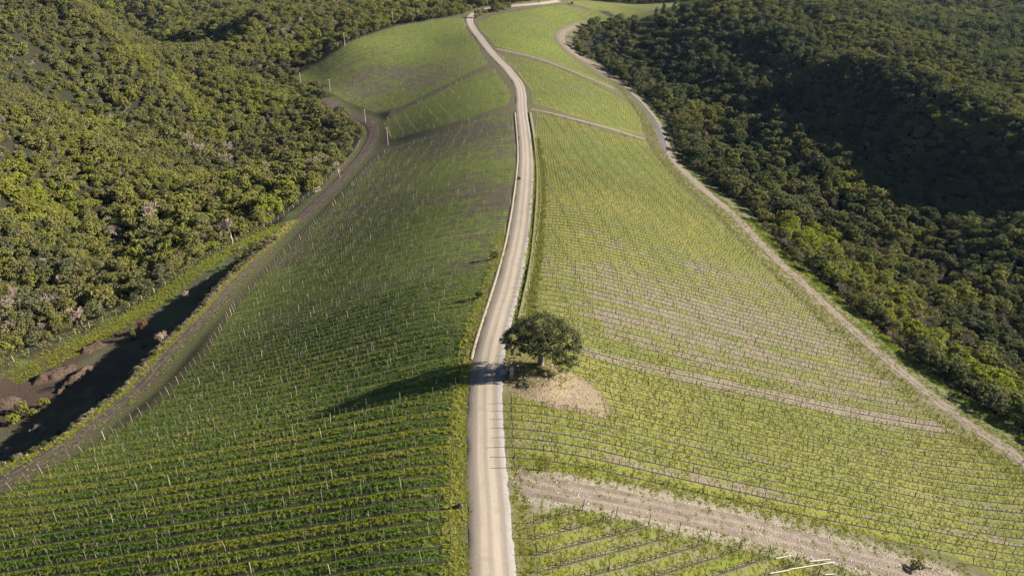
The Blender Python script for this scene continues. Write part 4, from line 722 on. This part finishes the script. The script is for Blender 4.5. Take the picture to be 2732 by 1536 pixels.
for k, dens, yl in [('F1', 15, (40, 100)), ('F1', 8, (100, 150)), ('F1', 2.2, (150, 250)), ('F1', .6, (250, 350))]:
    X, Y = scatter(S[k], dens, yl); q = np.stack([X, Y], 1); va = q @ rown(k) / SP[k]; fr = np.abs((va + .5) % 1 - .5); par = np.floor(va) % 2; gg = grassy_at(q, np.zeros(len(q), int)); rh = np.sin(np.floor(va) * 12.9898) * 43758.5453; rh = rh - np.floor(rh)
    m = (fr > .16 - .04 * sm(120, 200, Y) + .08 * r.random(len(X))) & (r.random(len(X)) < np.clip((gg - .3) * 2.2, .06, 1) * (.6 + .4 * rh)); X, Y, par, fr, rh = X[m], Y[m], par[m], fr[m], rh[m]; near_ = 1 - sm(78, 125, Y)
    flw = (par == 1) & (r.random(len(X)) < .75 * near_ * sm(-75, -25, X)); w = np.where(flw, 1, 0)
    ti = np.where(par == 1, .36, .25) + (rh - .5) * .2 + r.normal(0, .07, len(X)) + (fbm(X / 12, Y / 12, 71) - .47) * .45
    s = r.uniform(.65, 1.15, len(X)) * (.85 + .2 * np.clip(fr / .5, 0, 1)) * np.clip(1.0 - .3 * sm(95, 160, Y), 0, 1) * .64; sow(X, Y, w, s, ti)
for k, dens, yl in [('F4', 3, (60, 130)), ('F4', 1.0, (130, 350)), ('F5', 5.0, (40, 110))]:
    X, Y = scatter(S[k], dens, yl); q = np.stack([X, Y], 1); va = q @ rown(k) / SP[k]; fr = np.abs((va + .5) % 1 - .5); gg = grassy_at(q, np.full(len(q), FIELDS.index(k)))
    m = (r.random(len(X)) < np.clip((gg - .3) * 2.4, .04, 1) * (1 - .8 * sm(170, 340, Y))) & (fr > .07 + .09 * r.random(len(X))); X, Y = X[m], Y[m]; sow(X, Y, np.where(r.random(len(X)) < .75, 2, 4), r.uniform(.5, 1.0, len(X)) * (.95 if k == 'F5' else 1), .66 + r.normal(0, .06, len(X)) + (fbm(X / 9, Y / 9, 73) - .47) * .35)
def verge(L, lo, hi, dens, w, ti, s, ylim=(50, 260)):
    L = np.asarray(L); t_ = np.gradient(L, axis=0); ln = np.hypot(*t_.T); n = int(ln.sum() * (hi - lo) * dens); i = r.choice(len(L), n, p=ln / ln.sum()); nn = np.stack([t_[:, 1], -t_[:, 0]], 1)[i] / ln[i][:, None]; u = r.uniform(lo, hi, n)
    P_ = L[i] + nn * u[:, None] + r.normal(0, .4, (n, 2)); m = (P_[:, 1] > ylim[0]) & (P_[:, 1] < ylim[1]) & inside_view(P_[:, 0], P_[:, 1], T.h(P_[:, 0], P_[:, 1]), 40, -20, 40) & (clr(P_[:, 0], P_[:, 1]) > r.uniform(5, 9, len(P_))); P_ = P_[m]; sow(P_[:, 0], P_[:, 1], w, r.uniform(.6, 1.3, len(P_)) * s, ti + r.normal(0, .1, len(P_)))
verge(ROAD, -4.8, -2.6, 7, 4, .62, 1.0, (50, 180)); verge(ROAD, 2.3, 3.6, 1.5, 4, .6, .8, (50, 200)); verge(RTR, -3.2, 3.2, 1.0, 4, .56, .9, (60, 260)); verge(RTR, -9, -2.4, 2.0, 4, .64, 1.0, (60, 480)); verge(RTR, 2.2, 5, 2.0, 4, .5, 1.2, (60, 480)); verge(LTR, -3.8, 3.8, .8, 4, .56, .8, (60, 230)); verge(XTR, -3, 3, .5, 4, .58, .8); verge(ROAD, 3.0, 4.6, 4, 4, .58, .9, (50, 82)); verge(ROAD, 3.4, 5.2, 6, 4, .62, 1.7, (124, 300))
verge(smooth_line(BANK, 1.2), .2, 1.9, 6, 4, .56, 1.0); verge(smooth_line(BANK, 1.2), -2.6, .3, 7, 3, .95, .95); verge(smooth_line(BANK, 1.2), -9, -2, 1.6, 3, .6, .8)
verge(smooth_line(S['strip_edge'], 1.2), -3.2, 3.2, 3, 4, .58, 1.0); verge(smooth_line(S['strip_edge'], 1.2), -9, 4, 1.5, 3, .62, .7); verge(smooth_line(FENR, 1.2), -1.2, .6, 4, 4, .34, 1.5); verge(smooth_line(FENR, 1.2), 0, 3, 2.5, 3, .7, 1.0); verge(XTR, -6.0, -2.9, 3, 4, .62, .9); verge(XTR, 2.9, 6, 3, 4, .55, .9)
a_ = r.uniform(0, 6.28, 420); q_ = r.uniform(0, 5.6, 420); sow(S['mound'][0] + np.cos(a_) * q_, S['mound'][1] + np.sin(a_) * q_, 4, r.uniform(.6, 1.3, 420), .95 + r.normal(0, .1, 420))
G = np.array(GP[:5]).T; G = G[seg_dist(G[:, :2], ROAD)[0] > 2.35 + r.random(len(G)) * .5]; gz = T.h(G[:, 0], G[:, 1]); order = [int(np.where(G[:, 2] == j)[0][0]) for j in range(5)]; GF = []
for j, i in enumerate(order):
    o = obj('flowering_tuft' if j == 1 else 'grass_tuft', TM[j], None, (G[i, 0], G[i, 1], gz[i]), 0, (G[i, 3],) * 3); o['tint'] = float(G[i, 4]); GF.append(o)
    tag(o, ['leafy cover crop tuft between vine rows', 'cover crop tuft with yellow flowers between vine rows', 'short grass tuft between the sunny vine rows', 'tall dry grass tuft on a bank', 'low grass tuft on the road verge'][j], 'grass', kind='stuff')
m = np.ones(len(G), bool); m[order] = False; far_ = np.isin(G[:, 2], [0, 1])
for lb, mm in [('cover crop growing in the alleys of the shaded plot', m & far_), ('short grass of the sunny plots, verges and banks', m & ~far_)]:
    mass('grass', lb, 'grass', np.column_stack([G[:, :2], gz])[mm], r.uniform(0, 6.28, mm.sum()), G[mm, 3], G[mm, 4], G[mm, 2].astype(int), GF)
print('tufts', len(G))
# ------------------------------------------------------------------ the lone oak by the road
def zt(x, y): return float(T.h(x, y))
ox, oy = S['oak']; oz = zt(ox, oy)
oak = thing('oak_tree', 'broad dark evergreen oak standing alone on a mound beside the gravel road', 'tree', None, ox, oy, oz - .1, 0, 1.0); oak.scale = (.99, .99, .97)
lob = [(0, 0, 7.4, 2.5), (-2.0, .4, 6.9, 2.2), (2.2, .2, 6.7, 2.2), (-4.1, -.3, 5.6, 1.8), (-5.5, -.5, 4.7, 1.15), (4.2, .2, 5.3, 1.9), (5.1, -.6, 4.2, 1.4), (4.4, -1.2, 3.3, 1.6), (3.2, -2.0, 2.8, 1.5), (3.5, -2.6, 1.6, 1.2), (4.6, -1.8, 2.0, 1.1), (0, -1.9, 6.0, 1.9), (.3, 2.2, 6.2, 2.3), (-2.4, -1.6, 5.3, 1.5), (-3.7, -1.7, 3.9, .95), (2.2, 2.2, 5.4, 2.1), (-2.6, 2.2, 5.4, 2.0), (2.0, -1.6, 5.0, 1.6), (-4.3, 1.3, 4.9, 1.5), (0, -2.3, 4.4, 1.3), (-1.7, -2.3, 4.1, 1.1), (1.6, -2.4, 3.9, 1.2)]
c = obj('crown', crown_mesh('oak_crown', lob, 1150, 34, .135, M['oakleaf'], 77, .22, .85, .6), oak); c['tint'] = .45
m = MB(); m.tube([(0, 0, -.5), (.03, 0, .4), (-.05, .05, 1.6), (.05, 0, 2.9), (.1, .1, 4.2)], [.75, .52, .43, .40, .3], 10)
for e, w in [((-4.2, -.3, 5.2), .24), ((4.0, .1, 5.0), .25), ((.3, -2.0, 6.0), .2), ((.2, 2.3, 6.1), .22), ((-2.2, 1.6, 5.6), .18), ((3.4, -1.8, 3.2), .16), ((-3.4, -1.6, 4.0), .13), ((1.5, .6, 7.2), .2), ((-1.3, .2, 7.2), .2)]:
    e = np.array(e); b0 = np.array([.03, .02, 2.7 + .25 * abs(e[2] - 4)]); mid = b0 + (e - b0) * .5 + np.array([0, 0, .35]); m.tube([b0, mid, e], [w, w * .75, w * .3], 6)
for a in np.arange(0, 6.28, 1.05): m.tube([(0, 0, .35), (math.cos(a) * .7, math.sin(a) * .7, -.02), (math.cos(a) * 1.5, math.sin(a) * 1.5, -.35)], [.24, .16, .06], 5, False)
k = obj('trunk', m.mesh('oak_trunk', [M['bark']], True), oak); k['tint'] = .65
# brick pillar and leaning plate under the oak
x, y = S['pillar']; t_ = thing('brick_pillar', 'rust coloured brick pillar with grey cap under the lone oak', 'pillar', None, x, y, zt(x, y), .1)
m = MB(); m.box((0, 0, .7), (.58, .5, 1.75)); m.box((0, 0, 0.02), (.72, .64, .35)); obj('shaft', m.mesh('shaft', [M['brick']]), t_)
m = MB(); m.box((0, 0, 1.66), (.7, .62, .16)); m.box((0, 0, 1.80), (.5, .44, .12)); obj('cap', m.mesh('cap', [M['cap']]), t_)
m = MB(); m.box((-.02, -.275, 1.05), (.34, .05, .42)); obj('plaque', m.mesh('plaque', [M['plate']]), t_)
x, y = S['plate']; t_ = thing('meter_box', 'low grey metal box in the shade beside the brick pillar', 'box', None, x, y, zt(x, y), .3)
m = MB(); m.box((0, 0, .38), (.75, .45, .78)); obj('body', m.mesh('body', [M['plate']]), t_); m = MB(); m.box((0, 0, .80), (.84, .54, .07)); obj('lid', m.mesh('lid', [M['cap']]), t_)
# ------------------------------------------------------------------ solitary plants in the strip under the bank
def solo(name, label, cat, p, kind, s, tint, mat=None):
    t_, c_ = plant(name, label, cat, None, p[0], p[1], zt(*p) - .1, kind, s, tint, float(r.uniform(0, 6.28)))
    return t_
sp = S['spot']
tm, bm_ = bare_meshes('round_bare', 5.0, 455, 5, 3, .72, .18, .016); PROTO['round'] = (bm_, tm)
o = solo('bare_tree', 'round leafless tree at the foot of the shadowed bank', 'tree', sp['bare'][0], 'bare1', .95, .75)
for ch in list(o.children):
    ch.data = bm_ if ch.name.startswith('twigs') else tm
solo('bare_shrub', 'spreading leafless shrub rooted in the shadowed bank, near a grassy heap', 'shrub', sp['bare'][1], 'thicket0', 1.15, .7); solo('bare_shrub', 'low pinkish twiggy shrub beside the spreading leafless shrub', 'shrub', sp['bare'][2], 'thicket1', .8, .85); solo('bare_shrub', 'pinkish twig clump at the lower end of the bank', 'shrub', sp['bare'][3], 'thicket1', .95, .9)
solo('bare_shrub', 'small pinkish shrub in the middle of the shadowed strip', 'shrub', sp['pink'][0], 'thicket0', .9, .9); solo('bare_shrub', 'dark twiggy shrub next to the small pinkish one', 'shrub', sp['pink'][1], 'thicket1', .8, .1)
PROTO['brown'] = (crown_mesh('brown_crown', rand_lobes(88, 1.5, 4.6, 8, .3), 70, 14, .22, M['brownleaf'], 89, .3), PROTO['dome0'][1]); solo('young_oak', 'young oak with brown dead leaves between compost and bank', 'tree', sp['brown_oak'][0], 'brown', .95, .5)
solo('conifer', 'small pointed green conifer beside the brown-leaved young oak', 'tree', sp['conifer'][0], 'conifer', .62, .5)
for i, p in enumerate(sp['green']): solo('green_shrub', 'bright green low shrub on the grassy hump below the compost', 'shrub', p, 'dome%d' % i, .55, .78)['group'] = 'low shrubs on the grassy hump'
for p, lb, s in zip(sp['dark_bush'][:3], ['dark bramble bush on the road edge beside the middle vine rows', 'dark bramble bush on the road edge above the oak', 'dark bush with a tall shadow on the upper road edge'], (.42, .36, .24)): solo('bramble_bush', lb, 'bush', (p[0] - .8, p[1]), 'dome1', s, .12)
x, y = sp['dark_bush'][3]; t_ = thing('tarpaulin_bundle', 'small dark tarpaulin bundle on the verge beside the road', 'bundle', None, x, y, zt(x, y))
r2 = np.random.default_rng(5); u_, v_ = np.meshgrid(np.linspace(0, 6.2832, 13), np.linspace(0, 1, 7)); rad = .42 * np.sqrt(1 - v_ ** 2 * .96) * (1 + .18 * np.sin(u_ * 3 + v_ * 4)); Vb = np.stack([rad * np.cos(u_), rad * np.sin(u_) * .8, v_ * .62 - .05], -1).reshape(-1, 3); ib = np.arange(91).reshape(7, 13); obj('cover', mesh_np('cover', Vb, np.stack([ib[:-1, :-1], ib[:-1, 1:], ib[1:, 1:], ib[1:, :-1]], -1).reshape(-1, 4), [M['tarp']], True), t_)
m = MB(); m.tube([(np.cos(a) * .40, np.sin(a) * .33, .3) for a in np.linspace(0, 6.28, 13)], .018, 4, False); obj('cord', m.mesh('cord', [M['wire']]), t_)
x, y = sp['pit'][0]; solo('bramble_bush', 'dark bush at the edge of a hollow beside the stony cross track', 'bush', (x, y), 'dome2', .38, .3)
# rough scrub on the bank and along the strip under it
Lb = smooth_line(BANK, 1.0); Lb = Lb[(Lb[:, 1] > 75) & (Lb[:, 1] < 236)]; tb = np.gradient(Lb, axis=0); tb /= np.hypot(*tb.T)[:, None]; nb_ = np.stack([-tb[:, 1], tb[:, 0]], 1)
ii = r.integers(0, len(Lb), 900); off_ = np.abs(r.normal(0, 1, 900)) * np.where(r.random(900) < .45, 1.0, 7.0) - .4; PS = Lb[ii] + nb_[ii] * off_[:, None]
ws = np.where(r.random(900) < .72, r.integers(0, 2, 900), 2); sc_b = np.where(ws == 2, r.uniform(.10, .3, 900), r.uniform(.2, .42, 900)); tb_ = np.where(ws == 2, r.uniform(.1, .6, 900), r.uniform(.1, .8, 900))
mass('undergrowth', 'dry brown scrub along the bank between dark track and shadowed strip', 'scrub', np.column_stack([PS, T.h(PS[:, 0], PS[:, 1])]), r.uniform(0, 6.28, 900), sc_b, tb_, ws, [FIRST['thicket0'], FIRST['thicket1'], FIRST['dome1']])
# ------------------------------------------------------------------ compost heaps
for (a, b), lb, w, h in zip(S['heaps'], ['long flat brown compost heap beside the grassy hump', 'brown compost heap at the upper end of the row', 'narrow ridge of brown compost in front of the long heap', 'brown compost heap at the lower end, half hidden by grass'], (2.5, 2.2, 1.4, 2.4), (1.5, 1.5, 1.7, 1.4)):
    a, b = np.array(a), np.array(b); d = b - a; l = np.hypot(*d); d /= l; n_ = np.array([-d[1], d[0]]); ns, nw = max(8, int(l / .25)), 25
    s_, w_ = np.meshgrid(np.linspace(-.12, 1.12, ns), np.linspace(-1.5, 1.5, nw), indexing='ij'); X = a[0] + d[0] * s_ * l + n_[0] * w_ * w; Y = a[1] + d[1] * s_ * l + n_[1] * w_ * w
    wob = (fbm(X / 1.8, Y / 1.8, 85) - .47) * .8; ee = np.sqrt((w_ / 1.05) ** 2 + (np.abs(s_ - .5) / .56) ** 4) + wob; prof = 1 - sm(.05, 1.15, ee); Zh = T.h(X, Y) - .15 + h * prof * (.6 + .8 * fbm(X / 1.5, Y / 1.5, 81)) + (fbm(X / .45, Y / .45, 83) - .5) * .35 * sm(0, .2, prof)
    ih = np.arange(ns * nw).reshape(ns, nw); o = obj('compost_heap', mesh_np('compost_heap', np.stack([X, Y, Zh], -1).reshape(-1, 3), np.stack([ih[:-1, :-1], ih[:-1, 1:], ih[1:, 1:], ih[1:, :-1]], -1).reshape(-1, 4)[:, ::1], [M['compost']], True)); tag(o, lb, 'heap', 'compost heaps')
# ------------------------------------------------------------------ fences
def fence(L, step, h, label, tint):
    L = smooth_line(L, step, 2); t_ = thing('wire_fence', label, 'fence', None, L[0, 0], L[0, 1], zt(*L[0])); base = np.array([L[0, 0], L[0, 1], zt(*L[0])]); pm = post_mesh(h, .065, 5); Pz = T.h(L[:, 0], L[:, 1])
    for i in range(len(L)):
        o = obj('post', pm, t_, (L[i, 0] - base[0], L[i, 1] - base[1], Pz[i] - base[2])); o.rotation_euler = (r.normal(0, .06), r.normal(0, .06), r.uniform(0, 3)); o['tint'] = float(tint + r.uniform(-.2, .2))
    for hh in (.5, .95, h - .15): m = MB(); m.tube(np.column_stack([L, Pz + hh]) - base, .012, 3, False); obj('wire', m.mesh('fence_wire', [M['wire']]), t_)
    return t_
fence(FENL, 4.2, 1.6, 'post and wire fence along the foot of the sunny wood', .68); fence(FENR, 4.6, 1.6, 'post and wire fence between the stony track and the thicket', .5)
(gx0, gy0), (gx1, gy1) = S['gate']; t_ = thing('field_gate', 'small pale wooden gate frame in the fence below the sunny wood', 'gate', None, gx0, gy0, zt(gx0, gy0), math.atan2(gy1 - gy0, gx1 - gx0)); gw = 2.6
for xx in (0, gw): m = MB(); m.tube([(xx, 0, -.4), (xx, 0, 1.9)], .09, 6); obj('post', m.mesh('gate_post', [M['post']]), t_)['tint'] = .75
for zz in (1.75, .5): m = MB(); m.tube([(0, 0, zz), (gw, 0, zz)], .06, 5); obj('rail', m.mesh('gate_rail', [M['post']]), t_)['tint'] = .75
m = MB(); m.tube([(.05, 0, .5), (gw - .05, 0, 1.7)], .045, 5); obj('brace', m.mesh('gate_brace', [M['post']]), t_)['tint'] = .7
# ------------------------------------------------------------------ utility poles
PL = ['pole with crossarm and a brace at the corner of the middle plot', 'pole with short crossarm where the dark track bends', 'pole with crossarm showing above the trees by the upper plot', 'wooden pole without crossarm by the small earth cut', 'tall pole on the fence line of the upper plot', 'tall pole at the crest beside the rubble']
for i, (x, y) in enumerate(S['poles']):
    h = [8.2, 6.6, 7.0, 7.6, 8.4, 8.4][i]; t_ = thing('utility_pole', 'pale utility ' + PL[i], 'pole', 'utility poles along the shaded plots', x, y, zt(x, y), .35)
    m = MB(); m.tube([(0, 0, -.6), (0, 0, h * .5), (0, 0, h)], [.21, .17, .12], 8); o = obj('shaft', m.mesh('shaft', [M['concrete']], True), t_); o['tint'] = .6
    if i != 3:
        w = .95 if i in (0, 2) else .6; m = MB(); m.box((0, 0, h - .35), (w * 2, .14, .14)); ca_ = obj('crossarm', m.mesh('crossarm', [M['concrete']]), t_); ca_['tint'] = .6
        for sx in (-w * .85, 0, w * .85): m = MB(); m.tube([(sx, 0, h - .28 if sx else h), (sx, 0, h - .1 if sx else h + .15), (sx, 0, h + .02 if sx else h + .25)], [.05, .09, .05], 6); obj('insulator', m.mesh('insulator', [M['cap']]), ca_)
    if i == 0: m = MB(); m.tube([(-3.4, .6, 4.9 - 4.4), (-.1, 0, h * .12)], .09, 6); m.tube([(-4.6, 1.6, .2), (-.1, 0, h * .62)], .03, 4); obj('stay', m.mesh('stay', [M['concrete']]), t_)['tint'] = .6
# ------------------------------------------------------------------ house, road marker, planks, stones
x, y = sp['house'][0]; t_ = thing('house', 'small white house among trees on the hilltop lawn', 'house', None, x, y, zt(x, y), .25)
m = MB(); m.box((0, 0, 1.5), (9, 6.5, 4.2)); obj('wall', m.mesh('wall', [M['plaster']]), t_)
m = MB(); m.add([(-4.9, -3.7, 3.5), (4.9, -3.7, 3.5), (4.9, 0, 5.2), (-4.9, 0, 5.2), (-4.9, 3.7, 3.5), (4.9, 3.7, 3.5), (-4.9, -3.7, 3.75), (4.9, -3.7, 3.75), (4.9, 0, 5.45), (-4.9, 0, 5.45), (-4.9, 3.7, 3.75), (4.9, 3.7, 3.75)], [[0, 3, 2, 1], [3, 4, 5, 2], [6, 7, 8, 9], [9, 8, 11, 10], [0, 1, 7, 6], [4, 10, 11, 5], [0, 6, 9, 3], [3, 9, 10, 4], [1, 2, 8, 7], [2, 5, 11, 8]]); obj('roof', m.mesh('roof', [M['rooftile']]), t_)
for wx in (-2.8, 2.8): m = MB(); m.box((wx, -3.27, 2.0), (1.1, .08, 1.4)); wd_ = obj('window', m.mesh('window', [M['glass']]), t_); m = MB(); m.box((wx, -3.33, 1.24), (1.4, .22, .1)); obj('sill', m.mesh('sill', [M['plaster']]), wd_)
m = MB(); m.box((0, -3.27, 1.0), (1.1, .1, 2.2)); obj('door', m.mesh('door', [M['rooftile']]), t_)
x, y = sp['marker'][0]; t_ = thing('road_marker', 'small orange and white marker post at the bend of the far road', 'marker', None, x, y + 3.5, zt(x, y + 3.5)); m = MB(); m.tube([(0, 0, -.3), (0, 0, 1.7)], .09, 6); obj('post', m.mesh('marker_post', [M['steel']]), t_); m = MB(); m.box((0, -.1, 1.5), (1.3, .08, .9)); obj('panel', m.mesh('panel', [M['orange']]), t_); m = MB(); m.box((.1, -.1, .55), (1.0, .08, .7)); obj('plate', m.mesh('plate', [M['plaster']]), t_)
for (a, b), lb in zip(S['planks'], ['short pale plank lying on the grass above the long one', 'long pale plank lying at the row ends of the small plot', 'pale plank continuing the long one along the row', 'white plank lying lowest at the row ends', 'pale plank beside a row-end post of the small plot']):
    pts = np.linspace(a, b, 6); zz = T.h(pts[:, 0], pts[:, 1]) + .14; L_ = np.hypot(b[0] - a[0], b[1] - a[1]); o = obj('plank', None); bpy.data.objects.remove(o); m = MB(); rz_ = math.atan2(b[1] - a[1], b[0] - a[0]); tl = -math.atan2(zz[-1] - zz[0], L_); m.box((0, 0, 0), (math.hypot(L_, zz[-1] - zz[0]), .13, .06), rz_, tl); o = obj('plank', m.mesh('plank', [M['plank']]), None, ((a[0] + b[0]) / 2, (a[1] + b[1]) / 2, float((zz[0] + zz[-1]) / 2) + .04)); tag(o, lb, 'plank', 'planks at the row ends')
def stone_mesh(seed):
    q = np.random.default_rng(seed); V = np.array([[1, 0, 0], [-1, 0, 0], [0, 1, 0], [0, -1, 0], [0, 0, .7], [0, 0, -.5], [.6, .6, .3], [-.6, .6, .2], [.6, -.6, .25], [-.6, -.6, .3]], float) + q.normal(0, .12, (10, 3))
    import bmesh as _b; bm = _b.new(); [bm.verts.new(v) for v in V]; _b.ops.convex_hull(bm, input=bm.verts); me = bpy.data.meshes.new('stone'); bm.to_mesh(me); bm.free(); me.materials.append(M['stone']); return me
SMh = [stone_mesh(i) for i in range(3)]; SX, SY = [], []
def stones(L, half, n, ylim=(55, 200)):
    L = np.asarray(L); i = r.choice(len(L), n); P_ = L[i] + r.normal(0, half, (n, 2)); mk = (P_[:, 1] > ylim[0]) & (P_[:, 1] < ylim[1]); SX.extend(P_[mk, 0]); SY.extend(P_[mk, 1])
stones(XTR, 1.7, 1500); stones(XTR[len(XTR) // 2:], 2.0, 1500); stones(RTR, 2.0, 900); stones(LTR, 2.2, 1000); stones([CLR, OAK + np.array([1, -4]), OAK + np.array([5, -3])], 3.0, 500)
SX, SY = np.array(SX), np.array(SY); SZ = T.h(SX, SY) + .05; ss_ = np.abs(r.normal(0, .045, len(SX))) + .03; SF = []
for j in range(3): o = obj('stone', SMh[j], None, (SX[j], SY[j], SZ[j]), 0, (.14,) * 3); o['tint'] = .6; tag(o, 'loose pale stone lying on the stony cross track', 'stone', 'loose stones on the cross track'); SF.append(o)
n_ = len(SX); mass('loose_stones', 'loose stones scattered over the tracks and the clearing', 'stones', np.column_stack([SX, SY, SZ])[3:], r.uniform(0, 6.28, n_ - 3), ss_[3:], r.uniform(.0, .55, n_ - 3), r.integers(0, 3, n_ - 3), SF)
# ------------------------------------------------------------------ haze
lo = float(T.Z.min()) - 1.0; hi = max(80.0, float(T.Z.max()) + 12.0); xa, xb, ya, yb = T.X[0] - 20, T.X[-1] + 20, -300.0, T.Y[-1] + 20
m = MB(); m.box(((xa + xb) / 2, (ya + yb) / 2, (lo + hi) / 2), (xb - xa, yb - ya, hi - lo)); hz = bpy.data.materials.new('haze'); hz.use_nodes = True; hn = hz.node_tree.nodes; hn.clear(); hv = hn.new('ShaderNodeVolumePrincipled'); ho = hn.new('ShaderNodeOutputMaterial')
hv.inputs['Color'].default_value = (0.50, 0.70, 1.0, 1); hv.inputs['Density'].default_value = 0.00002; hv.inputs['Anisotropy'].default_value = 0.2; hz.node_tree.links.new(hv.outputs[0], ho.inputs['Volume'])
o = obj('haze', m.mesh('haze', [hz])); setting(o, 'stuff', 'thin pale haze in the air over the valleys'); print('haze', lo, hi)
